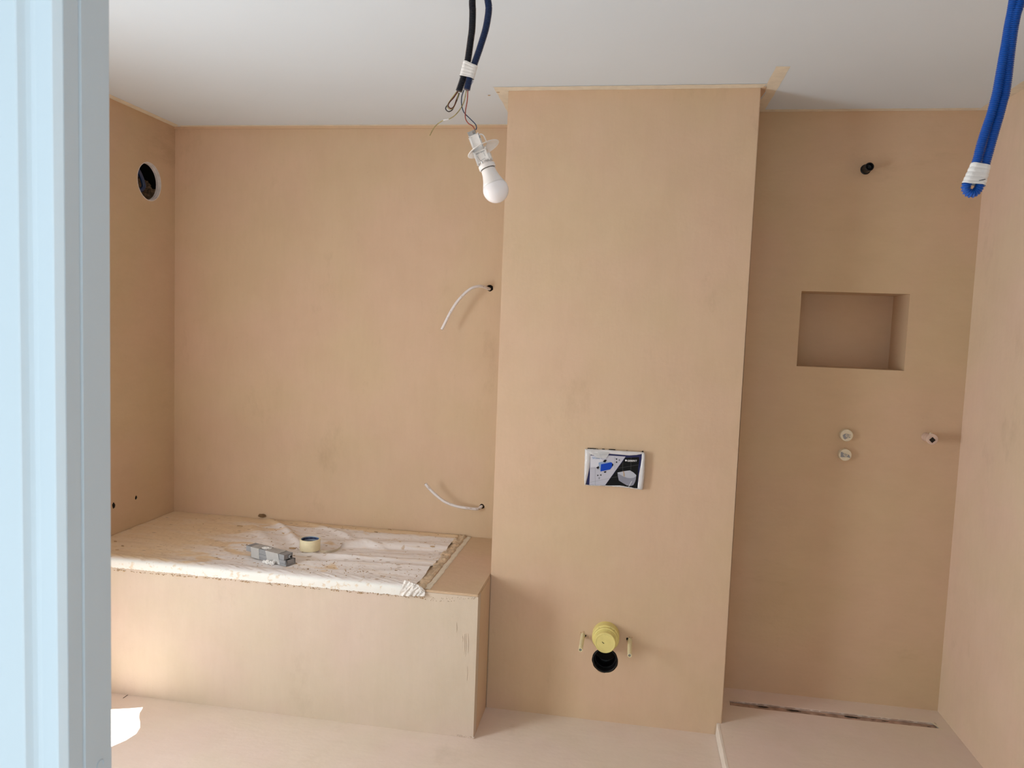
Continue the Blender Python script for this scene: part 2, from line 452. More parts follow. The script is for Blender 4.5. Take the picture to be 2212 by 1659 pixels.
# ------------------------------------------------------------------ dust sheet
def ridge(x, y, ox, fx, fy):
    n = noise.noise(Vector((x * fx, y * fy, ox)))
    return 1 - abs(n) * 2.2
XE = -.792      # right end of the white sheet
def sheetz(x, y):
    z = ZT + .004
    a = min(1, max(0, (y - (YT + .03)) / .08))
    z += .0065 * (1 - a)
    t = min(1, max(0, (x + 1.55) / .35)) * min(1, max(0, (YB - y) / .05)) * a
    # long folds over the right half, sagging between them
    z += t * .019 * max(0, ridge(x * .5, y + .06 * math.sin(x * 2.3), 3.1, 1.0, 6.5) - .35)
    z += t * .009 * math.sin(38 * (y - .10 * x) + 2 * math.sin(2.2 * x)) * (0.4 + .6 * noise.noise(Vector((x * 2, y * 3, 5))))
    # two oblique folds running from the wall towards the tape roll
    for x0, x1, y0, y1, h, wd in [(-1.76, -1.40, 3.50, 3.12, .016, .020), (-1.95, -1.52, 3.50, 3.10, .007, .03), (-1.58, -1.12, 3.51, 3.25, .010, .02)]:
        dx, dy = x1 - x0, y1 - y0; L = math.hypot(dx, dy); s = ((x - x0) * dx + (y - y0) * dy) / L / L
        dd = ((x - x0) * dy - (y - y0) * dx) / L + .012 * math.sin(s * 5)
        if -.15 < s < 1.2: z += h * math.exp(-(dd / wd) ** 2) * max(0, math.sin(math.pi * min(1, max(0, (s + .15) / 1.35)))) ** .5
    z += a * .0022 * noise.noise(Vector((x * 14, y * 18, 1))) + .0010 * noise.noise(Vector((x * 50, y * 60, 2)))
    # puckers just behind the front rim
    b = math.exp(-((y - (YT + .030)) / .026) ** 2)
    z += b * .0042 * ridge(x + y * 2.2, y, 8, 34, 6)
    return max(z, ZT + .0012)
st = thing('dust_sheet', (-1.5, 3.1, ZT), 'white plaster-stained protective sheet taped over the bathtub top', 'sheet')
bm = bmesh.new(); NXs = 420
xs = [XL + .002 + (XE - XL - .002) * i / NXs for i in range(NXs + 1)]
rows = []
prof = [(-.0050, -.030), (-.0065, -.020), (-.0068, -.010), (-.0062, -.002), (-.0040, .004), (.000, .0078), (.005, .0100)]
for k, (dy, dz) in enumerate(prof):
    rows.append([(x, YT + dy + .0012 * noise.noise(Vector((x * 30, dz * 60, 4))), ZT + dz + (random.uniform(-.0016, .0016) if k == 0 else 0) + .0010 * noise.noise(Vector((x * 22, k, 9))) + (.004 * max(0, noise.noise(Vector((x * 7, 0, 3)))) if k == 0 else 0)) for x in xs])
NY = 150
for j in range(1, NY + 1):
    y = YT + .006 + (YB - .003 - YT - .006) * j / NY
    rows.append([(x, y, sheetz(x, y)) for x in xs])
G = [[bm.verts.new(p) for p in r] for r in rows]
for a, b in zip(G, G[1:]):
    for i in range(NXs): bm.faces.new((a[i], a[i + 1], b[i + 1], b[i]))
def sheet_material():
    m = bpy.data.materials.new('stained_sheet'); m.use_nodes = True
    nt = m.node_tree; b = nt.nodes['Principled BSDF']; L = nt.links.new
    b.inputs['Roughness'].default_value = .5; b.inputs['Specular IOR Level'].default_value = .3
    tc = nt.nodes.new('ShaderNodeTexCoord'); sx = nt.nodes.new('ShaderNodeSeparateXYZ'); L(tc.outputs['Object'], sx.inputs[0])
    def noi(scale, detail, sc=(1, 1, 1), dist=0):
        mp = nt.nodes.new('ShaderNodeMapping'); mp.inputs['Scale'].default_value = sc; L(tc.outputs['Object'], mp.inputs['Vector'])
        n = nt.nodes.new('ShaderNodeTexNoise'); n.inputs['Scale'].default_value = scale; n.inputs['Detail'].default_value = detail
        n.inputs['Distortion'].default_value = dist
        L(mp.outputs['Vector'], n.inputs['Vector']); return n.outputs['Fac']
    def math_(op, a, c):
        x = nt.nodes.new('ShaderNodeMath'); x.operation = op; x.use_clamp = (op != 'SUBTRACT')
        for i, v in enumerate((a, c)):
            if isinstance(v, (int, float)): x.inputs[i].default_value = v
            else: L(v, x.inputs[i])
        return x.outputs[0]
    def mr(v, a, b_, c, d):
        x = nt.nodes.new('ShaderNodeMapRange'); x.inputs[1].default_value = a; x.inputs[2].default_value = b_
        x.inputs[3].default_value = c; x.inputs[4].default_value = d; L(v, x.inputs[0]); return x.outputs[0]
    def mix(f, a, c):
        x = nt.nodes.new('ShaderNodeMix'); x.data_type = 'RGBA'; L(f, x.inputs[0])
        for i, v in ((6, a), (7, c)):
            if isinstance(v, tuple): x.inputs[i].default_value = (*v, 1)
            else: L(v, x.inputs[i])
        return x.outputs[2]
    white = (0.84, 0.80, 0.79)
    och = (0.74, 0.55, 0.33)
    top = mr(sx.outputs[1], YT - .004, YT + .022, 0, 1)      # 0 on the vertical rim band
    left = mr(sx.outputs[0], -1.95, -1.40, 1.0, 0.0)
    back = mr(sx.outputs[1], YB - .10, YB - .01, 0, .45)
    th = math_('ADD', math_('MULTIPLY', left, .19), back)
    n1 = noi(4.2, 8, (1, 2.2, 1), 1.2)
    s = math_('SUBTRACT', math_('ADD', math_('MULTIPLY', math_('SUBTRACT', n1, .5), 1.0), math_('ADD', th, .5)), .60)
    f1 = math_('MULTIPLY', mr(s, 0, .10, 0, .85), top)
    c = mix(f1, white, och)
    n2 = noi(7, 4, (.5, 4.5, 1), .3)                        # long smears
    c = mix(math_('MULTIPLY', mr(n2, .55, .74, 0, .6), top), c, (0.66, 0.50, 0.33))
    n3 = noi(34, 6, (1, 1, 1), .8)
    c = mix(math_('MULTIPLY', mr(n3, .60, .70, 0, .75), mr(noi(6, 2), .45, .6, 0, 1)), c, (0.56, 0.41, 0.26))
    # small scraped flecks
    v = nt.nodes.new('ShaderNodeTexVoronoi'); v.inputs['Scale'].default_value = 42
    mp = nt.nodes.new('ShaderNodeMapping'); mp.inputs['Scale'].default_value = (.42, 1.1, 1); mp.inputs['Rotation'].default_value = (0, 0, .25)
    L(tc.outputs['Object'], mp.inputs['Vector']); L(mp.outputs['Vector'], v.inputs['Vector'])
    fl = math_('MULTIPLY', mr(v.outputs['Distance'], .14, .24, 1, 0), mr(noi(7, 2), .50, .58, 0, .8))
    c = mix(fl, c, (0.36, 0.25, 0.18))
    band = mix(mr(noi(48, 8, (1, 1, 1.2), .4), .57, .66, 0, .6), (0.76, 0.755, 0.725), (0.64, 0.50, 0.34))
    c = mix(mr(top, 0, .35, 0, 1), band, c)
    L(c, b.inputs['Base Color'])
    bp = nt.nodes.new('ShaderNodeBump'); bp.inputs['Strength'].default_value = .5; bp.inputs['Distance'].default_value = .002
    L(noi(60, 5), bp.inputs['Height']); L(bp.outputs['Normal'], b.inputs['Normal'])
    return m
M_sheet = sheet_material()
obj('sheet', bm, M_sheet, st, smooth=True)
M_cake = mat('plaster_caked_tape', (0.68, 0.55, 0.40), 0.75, var=0.24, vscale=30, bump=0.5, bscale=60)
def strip(x0, x1, y0, y1, h, name, m, seed, nx=10, ny=150, amp=.003):
    bm = bmesh.new(); g = []
    for j in range(ny + 1):
        y = y0 + (y1 - y0) * j / ny; r = []
        for i in range(nx + 1):
            u = i / nx
            e = .004 * noise.noise(Vector((y * 26, seed, 0))) * (1 if i else 0) + (.014 * noise.noise(Vector((y * 20, seed, 5))) if i == 0 else 0)
            r.append(bm.verts.new((x0 + (x1 - x0) * u + e, y, h * math.sin(math.pi * min(1, max(0, u * .9 + .05))) + ZT + .0005 + amp * (abs(noise.noise(Vector((u * 4 + seed, y * 24, 1)))) if 0 < i < nx else 0))))
        g.append(r)
    for a, b in zip(g, g[1:]):
        for i in range(nx): bm.faces.new((a[i], a[i + 1], b[i + 1], b[i]))
    return obj(name, bm, m, st, smooth=True)
strip(XE - .014, -.758, YT - .002, YB - .008, .0045, 'edge_tape', M_cake, 1.0, amp=.011)
strip(-.754, -.732, YT + .004, YB - .012, .0015, 'edge_tape', M_mask, 6.0, amp=.003)
# crumpled clear end of the sheet at the front corner: a bunched fold running down over the rim
bm = bmesh.new(); g = []
for j in range(33):
    r = []
    for i in range(41):
        u, v = i / 40, j / 32
        x0 = 862 + 30 * v * 0 + 40 * (1 - v) * .3
        x = x0 + (918 - x0) * u; ytop = 1252 + 26 * u * u + 3 * math.sin(u * 5)
        y = ytop + (1287 - ytop) * v
        p = P(x, y, 1, YT - .011)
        back = .016 * (1 - v) ** 1.2 * (1 - .5 * u)
        p = CAM + (p - CAM) * ((YT - .011 + back) / (YT - .011))
        p.y += -.006 * max(-.3, ridge(u * 4.2 + v * 1.2, v * .9 - u, 4.4, 1.4, 1.0)) - .005 * abs(noise.noise(Vector((u * 9 + v * 3, v * 5, 2)))) - .002 * noise.noise(Vector((u * 22, v * 16, 7))) * (u * (1 - u) * 4) ** .4
        r.append(bm.verts.new(p))
    g.append(r)
for a, b in zip(g, g[1:]):
    for i in range(40): bm.faces.new((a[i], a[i + 1], b[i + 1], b[i]))
M_crisp = mat('crumpled_film', (0.74, 0.70, 0.66), 0.25, 0.6, var=0.10, vscale=30, bump=0.5, bscale=60)
obj('crumpled_corner', bm, M_crisp, st, smooth=True)
# ragged remains of plaster under the rim band
bm = bmesh.new()
for _ in range(240):
    px = random.uniform(244, 925); base = 1231 + (px - 244) * .0885
    p = P(px, base + random.uniform(-1.5, 2.5) * (1.6 if px > 560 else .7), 1, YT - .001)
    r = random.uniform(.0008, .0022)
    bmesh.ops.create_icosphere(bm, subdivisions=1, radius=r, matrix=Matrix.Translation(p) @ Matrix.Diagonal((random.uniform(1, 3), 1, 1, 1)))
tag(obj('ragged_plaster', bm, M_smear, st), kind='stuff')
# crumbs lying on the sheet
bm = bmesh.new()
for k in range(330):
    x = random.uniform(-1.75, -.82) if k % 5 else random.uniform(-2.15, -1.5); y = random.uniform(YT + .03, YB - .04)
    if k % 3 == 0: x = random.gauss(-1.12, .2); y = random.gauss(2.88, .04)
    x = min(-.82, max(-2.2, x)); y = min(YB - .03, max(YT + .02, y))
    r = random.uniform(.0010, .0032)
    Mx = Matrix.Translation((x, y, sheetz(x, y) + r * .2)) @ Matrix.Rotation(random.uniform(0, 3.1), 4, 'Z') @ Matrix.Diagonal((random.uniform(1, 2.6), 1, .5, 1))
    bmesh.ops.create_icosphere(bm, subdivisions=1, radius=r, matrix=Mx)
tag(obj('plaster_crumbs', bm, M_crumb, st), kind='stuff')
# larger flat flakes that can be told apart
for px, py, a, s in [(518, 1137, .3, .016), (632, 1184, -.1, .019), (612, 1153, .8, .009), (249, 1170, .2, .009), (265, 1179, .5, .010), (524, 1178, 1.3, .010), (253, 1188, -.3, .009), (842, 1146, .6, .012), (812, 1152, .6, .012), (1000, 1164, .1, .010), (934, 1185, .1, .012)]:
    p = P(px, py, 2, ZT + .006); bm = bmesh.new()
    x = min(XE, p.x); z = sheetz(x, p.y)
    pts = [Vector((x + s * math.cos(t + a) * random.uniform(.7, 1), p.y + s * .5 * math.sin(t) * random.uniform(.7, 1), z + .0045)) for t in [i * math.pi / 4 for i in range(8)]]
    poly(bm, pts, (0, 0, -.004)); obj('plaster_flake', bm, M_smear, st)

# ------------------------------------------------------------------ tape roll
rc = P(669.5, 1191, 2, ZT + .006); rz = sheetz(rc.x, rc.y) + .0015; rc.z = rz
tr = thing('masking_tape_roll', rc, 'cream masking tape roll lying on the dust sheet', 'tape')
bm = bmesh.new(); R0, R1, HH = .0445, .0400, .049
lathe(bm, rc, (0, 0, 1), [(0, R1), (0, R0 - .001), (.001, R0), (HH - .001, R0), (HH, R0 - .001), (HH, R1), (0, R1)], 56, cap=False)
obj('tape_body', bm, M_maskl, tr, smooth=False)
m = bpy.data.materials.new('printed_core'); m.use_nodes = True
nt = m.node_tree; b_ = nt.nodes['Principled BSDF']; b_.inputs['Roughness'].default_value = .4
tc_ = nt.nodes.new('ShaderNodeTexCoord'); br = nt.nodes.new('ShaderNodeTexBrick')
br.inputs['Scale'].default_value = 1; br.inputs['Color1'].default_value = (.012, .016, .035, 1); br.inputs['Color2'].default_value = (.05, .09, .22, 1)
br.inputs['Mortar'].default_value = (.34, .40, .50, 1); br.inputs['Brick Width'].default_value = .42; br.inputs['Row Height'].default_value = .016
br.inputs['Mortar Size'].default_value = .0040; br.inputs['Mortar Smooth'].default_value = .2
nt.links.new(tc_.outputs['UV'], br.inputs['Vector']); nt.links.new(br.outputs['Color'], b_.inputs['Base Color'])
bm = bmesh.new(); uvl = bm.loops.layers.uv.new('u'); lathe(bm, rc, (0, 0, 1), [(.0005, .0385), (.0005, .0399), (HH - .0005, .0399), (HH - .0005, .0385), (.0005, .0385)], 56, cap=False)
for f in bm.faces:
    for l in f.loops:
        dx, dy = l.vert.co.x - rc.x, l.vert.co.y - rc.y
        l[uvl].uv = (math.atan2(dy, dx) * .9, l.vert.co.z - rc.z)
core = obj('core', bm, m, tr); core['label'] = 'dark blue printed cardboard core'
tail = [(690.5, 1192), (696, 1195), (705, 1196.5), (717, 1195), (729, 1188), (735, 1181), (739, 1176)]
bm = bmesh.new(); ps = []
for i, (a, b) in enumerate(tail):
    p = P(a, b, 2, ZT + .008); p.z = sheetz(p.x, p.y) + .001; ps.append(p)
ps = spline(ps, .004); prev = None
for i, p in enumerate(ps):
    q = p + Vector((0, 0, .0105 if i < len(ps) - 3 else .006)); pr_ = (bm.verts.new(p), bm.verts.new(q + Vector((.002, .003, 0))))
    if prev: bm.faces.new((prev[0], pr_[0], pr_[1], prev[1]))
    prev = pr_
bmesh.ops.solidify(bm, geom=bm.faces[:], thickness=.0006)
obj('tape_tail', bm, M_mask, tr, smooth=False)

# ------------------------------------------------------------------ grey bars bundled with tape
ca = P(618, 1226, 2, ZT + .004); cb = P(541, 1205, 2, ZT + .004)
e1 = (cb - ca); e1.z = 0; L1 = e1.length; e1.normalize(); e2 = Vector((0, 0, 1)).cross(e1); e2 = -e2 if e2.y < 0 else e2
zb = max(sheetz((ca + e1 * L1 * k / 8 + e2 * .02 * j).x, (ca + e1 * L1 * k / 8 + e2 * .02 * j).y) for k in range(9) for j in range(3)) + .0005
O = Vector((ca.x, ca.y, zb)); e3 = Vector((0, 0, 1)); WD = .050; H1 = .021
gb = thing('plastic_bar', O, 'grey two-piece plastic bar strapped together with masking tape, on the sheet', 'bar')
bm = bmesh.new()
obox(bm, O, e1 * (L1 - .004), e2 * WD, e3 * (H1 * .35), .0008)
obox(bm, O + e3 * H1 * .3, e1 * (L1 - .004), e2 * .007, e3 * (H1 * .7), .0008)
obox(bm, O + e3 * H1 * .3 + e2 * (WD - .007), e1 * (L1 - .004), e2 * .007, e3 * (H1 * .7), .0008)
obox(bm, O + e3 * H1 * .3, e1 * .006, e2 * WD, e3 * (H1 * .7), .0008)
obj('lower_bar', bm, M_grey, gb)
bm = bmesh.new(); O2 = O + e1 * .016 + e3 * (H1 + .0006) + e2 * .002
obox(bm, O2, e1 * (L1 + .012), e2 * (WD - .003), e3 * H1, .0012); obj('upper_bar', bm, M_grey, gb)
bm = bmesh.new(); nb = O2 + e2 * .031 + e3 * .0095
lathe(bm, nb, -e1, [(0, .0085), (.007, .0085), (.009, .0075)], 20, cap=True); obj('nozzle', bm, M_grey, gb)
bm = bmesh.new(); lathe(bm, nb - e1 * .0091, -e1, [(0, .0052), (.0004, .0052)], 16); obj('nozzle_hole', bm, M_black, gb)
bm = bmesh.new(); obox(bm, O + e1 * .0063 + e2 * .0073 + e3 * (H1 * .36), e1 * .03, e2 * (WD - .0146), e3 * (H1 * .58)); obj('recess_shade', bm, M_black, gb)  # black block painting the shade in the lower bar's recess
def wrapband(s0, s1, nm='tape_wrap', sk=0):
    bm = bmesh.new(); n = 14
    def sec(s, j):
        a = O + e1 * s; k = .0012; hgt = 2 * H1 + .0008
        loop = [(-k, -.0004), (-k, H1), (-k, hgt + k), (WD * .5, hgt + k + .0008), (WD + k, hgt + k), (WD + k, -.0004)]
        return [bm.verts.new(a + e1 * (sk * q[1] / .045 + .0015 * noise.noise(Vector((j, i * 1.7, s0 * 30)))) + e2 * (q[0] - .0008 * abs(noise.noise(Vector((j * 3, i, 1))))) + e3 * (q[1] + .0012 * noise.noise(Vector((j * 2.3, i, 5))))) for i, q in enumerate(loop)]
    rs = [sec(s0 + (s1 - s0) * j / n, j) for j in range(n + 1)]
    for a, b in zip(rs, rs[1:]):
        for i in range(5): bm.faces.new((a[i], a[i + 1], b[i + 1], b[i]))
    bmesh.ops.solidify(bm, geom=bm.faces[:], thickness=-.0006)
    return obj(nm, bm, M_wtape, gb)
wrapband(L1 * .74, L1 * .97, sk=.004); wrapband(L1 * .17, L1 * .52, sk=.012)
bm = bmesh.new()
def crumple(bm, c, r, sq=(1, 1, 1), amp=.5, seed=0, sub=4):
    g = bmesh.ops.create_icosphere(bm, subdivisions=sub, radius=1)
    for v in g['verts']:
        d = v.co.normalized(); k = 1 + amp * (ridge(d.x + seed, d.y, d.z * 2 + seed, 2.6, 2.6) - .6) + .2 * noise.noise(d * 6 + Vector((seed, 0, 0)))
        v.co = Vector(c) + Vector((d.x * sq[0], d.y * sq[1], d.z * sq[2])) * r * k
for px, py, r, s in [(578, 1214, .0095, 1), (587, 1216, .0095, 2), (594, 1213, .010, 3), (570, 1213, .006, 4)]:
    c = P(px, py, 2, ZT + .016); crumple(bm, c, r, (1.1, .7, .9), .45, s)
obj('crumpled_tape', bm, M_wtape, gb, smooth=False)
bm = bmesh.new(); c = O + e1 * L1 * .66 + e2 * .024 + e3 * (2 * H1 + .003); crumple(bm, c, .016, (1.2, .8, .25), .6, 7); obj('tape_scrap', bm, M_wtape, gb)

# ================================================================== MASKING TAPE ON THE CEILING
def ctape(name, pts, label, m=M_mask, jag=.0015, z=CEIL):
    bm = bmesh.new(); out = []
    n = len(pts)
    for i in range(n):
        a = Vector(pts[i]); b = Vector(pts[(i + 1) % n]); k = max(1, int((b - a).length / .03))
        for j in range(k):
            p = a + (b - a) * j / k
            if j: p += Vector((random.uniform(-jag, jag), random.uniform(-jag, jag)))
            out.append((p.x, p.y))
    slab(out, [], lambda x, y: (x, y, z - .0011), lambda x, y: (x, y, z - .0003), bm)
    return tag(obj(name, bm, m), label, 'tape', 'masking tape strips along the ceiling edge')
ctape('masking_tape', [(XL + .001, YF + .02), (XL + .040, YF + .02), (XL + .040, YB - .03), (XL + .001, YB - .001)], 'masking tape strip on the ceiling along the left wall with the round hole')
ctape('masking_tape', [(XL + .04, YB - .030), (XP1 - .055, YB - .026), (XP1 - .055, YB - .0015), (XL + .04, YB - .0015)], 'masking tape strip on the ceiling along the wall behind the bathtub')
ctape('masking_tape', [(XP1 - .052, YP - .040), (XP1 - .002, YP - .004), (XP1 - .002, YB - .002), (XP1 - .052, YB - .002)], 'short masking tape strip on the ceiling beside the left edge of the pier')
ctape('masking_tape', [(XP1 - .055, YP - .046), (XP2 + .012, YP - .046), (XP2 + .005, YP - .0015), (XP1 - .002, YP - .0015)], 'masking tape strip on the ceiling along the front of the pier', z=CEIL - .0009)
ctape('masking_tape', [(.443, 2.786), (.492, 2.790), (.492, YS - .035), (.447, YS - .035), (.450, 3.2), (.458, 3.08), (.445, 3.0)], 'masking tape end sticking out onto the ceiling past the right corner of the pier')
ctape('masking_tape', [(XP2 + .003, YS - .033), (XR - .045, YS - .033), (XR - .045, YS - .0015), (XP2 + .003, YS - .0015)], 'masking tape strip on the ceiling along the shower back wall')
ctape('masking_tape', [(XR - .042, YF + .02), (XR - .0015, YF + .02), (XR - .0015, YS - .002), (XR - .042, YS - .002)], 'masking tape strip on the ceiling along the right wall')
# plaster run over the masked edge
pe = struct('trim_2', slab([(XL + .0005, YB - .008), (-1.8, YB - .010), (-1.2, YB - .007), (XP1 - .001, YB - .009), (XP1 - .001, YB - .0005), (XL + .0005, YB - .0005)], [], lambda x, y: (x, y, CEIL - .012), lambda x, y: (x, y, CEIL - .0005)), M_wall)
bm = slab([(XP2 + .0005, YP - .01), (.446, 3.0), (.453, 3.06), (.447, 3.16), (.440, 3.24), (XP2 + .0005, 3.30)], [], lambda x, y: (x, y, CEIL - .0030), lambda x, y: (x, y, CEIL - .0004))
struct('trim_3', bm, M_wall)

# ================================================================== WALL HOLES, VALVES, PIPES
# vent hole lining and what is in the cavity
vt = thing('vent_opening', (XL - .03, *ventc), 'round duct hole high on the left wall with cut white board edge', 'hole')
bm = bmesh.new(); lathe(bm, (XL + .0008, *ventc), (-1, 0, 0), [(0, VR + .0025), (0, VR - .0015), (.011, VR - .002), (.0115, VR - .004), (.0245, VR - .004), (.0250, VR + .006)], 56, cap=False)
obj('board_edge', bm, M_board, vt)
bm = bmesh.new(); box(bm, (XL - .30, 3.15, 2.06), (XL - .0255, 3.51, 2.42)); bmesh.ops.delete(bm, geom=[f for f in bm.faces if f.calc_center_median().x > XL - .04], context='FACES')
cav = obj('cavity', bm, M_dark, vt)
bm = bmesh.new()
for i in range(9):
    crumple(bm, (XL - .085 + random.uniform(-.02, .02), 3.35 + random.uniform(-.02, .09), 2.165 + random.uniform(-.01, .085)), random.uniform(.016, .028), (1, 1, 1.3), .7, i * 3.3, 3)
obj('insulation', bm, M_wool, vt)
bm = bmesh.new(); tube(bm, spline([(XL - .05, 3.285, 2.315), (XL - .045, 3.315, 2.285), (XL - .042, 3.340, 2.245), (XL - .042, 3.345, 2.215), (XL - .046, 3.32, 2.195), (XL - .05, 3.27, 2.195)], .004), .010, 12); o = obj('blue_conduit', bm, M_condn, vt)
bm = bmesh.new()
for y, z, s in [(3.283, 2.262, .012), (3.290, 2.235, .014), (3.30, 2.22, .010), (3.295, 2.188, .008)]: crumple(bm, (XL - .062, y + .025, z), s, (.4, .8, 1.1), .5, y * 50, 2)
obj('sheathing_scraps', bm, mat('pale_green_scrap', (.5, .58, .52), .7), vt)
bm = bmesh.new(); tube(bm, [(XL - .09, 3.345, 2.155), (XL - .075, 3.342, 2.19), (XL - .08, 3.348, 2.215)], .0035, 6); tube(bm, [(XL - .10, 3.300, 2.31), (XL - .09, 3.33, 2.27), (XL - .095, 3.338, 2.24)], .003, 6)
obj('loose_strand', bm, mat('straw_strand', (.30, .21, .13), .9), vt)
# two little holes: dark discs paint the shade inside, with small pipe ends
for c, lab in ((h1, 'small dark pipe hole low on the left wall, farther from the door frame'), (h2, 'small dark pipe hole low on the left wall, right beside the door frame')):
    t = thing('pipe_hole', (XL - .012, c.y, c.z), lab, 'hole', 'pipe holes in the left wall')
    bm = bmesh.new(); lathe(bm, (XL - .0025, c.y, c.z), (-1, 0, 0), [(0, .016), (.02, .016)], 14); obj('hole_shade', bm, M_dark, t)
    bm = bmesh.new(); lathe(bm, (XL - .0005, c.y - .002, c.z - .002), (-1, 0, 0), [(0, .0035), (.0, .0045), (.004, .0045)], 10, cap=False); obj('pipe_end', bm, M_black, t)
# shower arm pipe stub
sp = thing('pipe_stub', spp, 'black pipe stub sticking out of the wall above the shower niche', 'pipe')
bm = bmesh.new(); lathe(bm, spp + Vector((0, .12, 0)), (0, -1, 0), [(0, .0165), (.165, .0165), (.168, .0172), (.172, .0172), (.173, .0135), (.150, .0130), (.145, .001)], 24, cap=False); obj('pipe', bm, M_black, sp)
bm = bmesh.new(); lathe(bm, spp + Vector((0, .004, 0)), (0, -1, 0), [(0, .016), (.0, .0215), (.006, .0205), (.007, .0166)], 20, cap=False)
obj('collar', bm, M_black, sp)
# valve caps
def valve(px, py, label, mark):
    c = P(px - 3, py, 1, YS); t = thing('valve_cap', c, label, 'valve', 'capped shower valves')
    bm = bmesh.new(); lathe(bm, c, (0, -1, 0), [(-.02, .0255), (.020, .0255), (.0235, .0245), (.0245, .0215), (.0245, 0.0001)], 36, cap=False); obj('cap', bm, M_cream, t)
    y = c.y - .0247; bm = bmesh.new()
    poly(bm, [(c.x + a, y, c.z + b) for a, b in mark], (0, -.0006, 0)); o = obj('paint_patch', bm, M_grey, t)
    bm = bmesh.new(); k = Vector((sum(a for a, b in mark) / len(mark) + .002, 0, sum(b for a, b in mark) / len(mark) + .003))
    for r0, r1 in ((.0085, .0062), (.0035, .0022)): lathe(bm, c + Vector((k.x, -.0253, k.z)), (0, -1, 0), [(0, r1), (0, r0), (.0012, r0), (.0012, r1), (0, r1)], 24, cap=False)
    obj('spindle_ring', bm, M_cream, t)
    bm = bmesh.new(); lathe(bm, c + Vector((k.x, -.0253, k.z)), (0, -1, 0), [(0, .0013), (.0014, .0013)], 12); obj('spindle', bm, M_metal, t)
valve(1829, 939, 'cream capped shower valve, the upper of the two stacked caps under the niche', [(-.017, .000), (-.010, .006), (0, .009), (.010, .007), (.015, .002), (.011, -.001), (.014, -.009), (.006, -.009), (-.007, -.017), (-.013, -.012)])
valve(1826, 981, 'cream capped shower valve, the lower of the two stacked caps under the niche', [(-.020, .011), (-.015, .013), (-.010, .009), (.004, .005), (.014, .002), (.018, -.006), (.019, -.011), (.006, -.008), (-.012, -.010), (-.020, -.009)])
oc = P(2000.5, 944, 1, YS); t = thing('water_outlet', oc, 'cream pipe sleeve with a dark square hole, near the right wall', 'pipe')
bm = bmesh.new(); lathe(bm, oc, (0, -1, 0), [(-.02, .0185), (.052, .0185), (.062, .0225), (.066, .0225), (.067, .021), (.0665, .006)], 28, cap=False); obj('sleeve', bm, mat('pinkish_plastic', (.62, .46, .38), .5, var=.12, vscale=60), t)
bm = bmesh.new(); lathe(bm, oc + Vector((0, -.0672, -.003)), (0, -1, 0), [(0, .0125), (.0004, .0125)], 4); o = obj('square_hole', bm, M_dark, t)
bm = bmesh.new(); crumple(bm, oc + Vector((-.004, -.055, .021)), .007, (1, .8, .7), .5, 3, 2); obj('paper_scrap', bm, M_cream, t)

# flush pipe cap, waste pipe and fixing studs on the pier
t = thing('drain_plug', yel, 'yellow stepped protective cap over the flush pipe on the pier', 'cap')
bm = bmesh.new(); lathe(bm, yel, (0, -1, 0), [(0, .0550), (.038, .0550), (.042, .0535), (.043, .0505), (.056, .0495), (.058, .0475), (.0585, .0455), (.066, .0450), (.066, .0435), (.070, .0430), (.084, .0420), (.087, .0405), (.0875, .0375), (.0865, .034), (.0865, .0001)], 56, cap=False); obj('cap', bm, M_yel, t)
bm = bmesh.new(); s0 = yel + Vector((-.012, -.0877, .004)); tube(bm, [s0, s0 + Vector((.004, -.0002, -.004)), s0 + Vector((.008, 0, -.0055))], .0011, 6); obj('scratch', bm, M_dark, t)
bm = bmesh.new()
for a, d in [(-.028, .8), (.018, 1.0), (.032, .35)]:
    q = yel + Vector((a, -.052 + .01 * d, math.sqrt(.051 ** 2 - a * a))); bmesh.ops.create_icosphere(bm, subdivisions=1, radius=.0014, matrix=Matrix.Translation(q))
tag(obj('dirt_specks', bm, M_dark, t), kind='stuff')
t = thing('waste_pipe', blk, 'black open waste pipe in the pier directly below the yellow cap', 'pipe')
bm = bmesh.new(); lathe(bm, blk, (0, 1, 0), [(.10, .044), (.006, .044), (.0, .0455), (-.002, .0475), (-.001, .0505), (.002, .0530), (.012, .0525), (.10, .0525)], 48, cap=False); obj('pipe', bm, M_black, t)
bm = bmesh.new(); lathe(bm, blk + Vector((0, .028, 0)), (0, 1, 0), [(0, .0435), (0, .0405), (.004, .040), (.01, .0435)], 48, cap=False); obj('seal_ring', bm, M_black, t)
bm = bmesh.new(); lathe(bm, blk + Vector((0, .098, 0)), (0, 1, 0), [(0, .043), (.002, .043)], 32); obj('pipe_bottom', bm, M_dark, t)
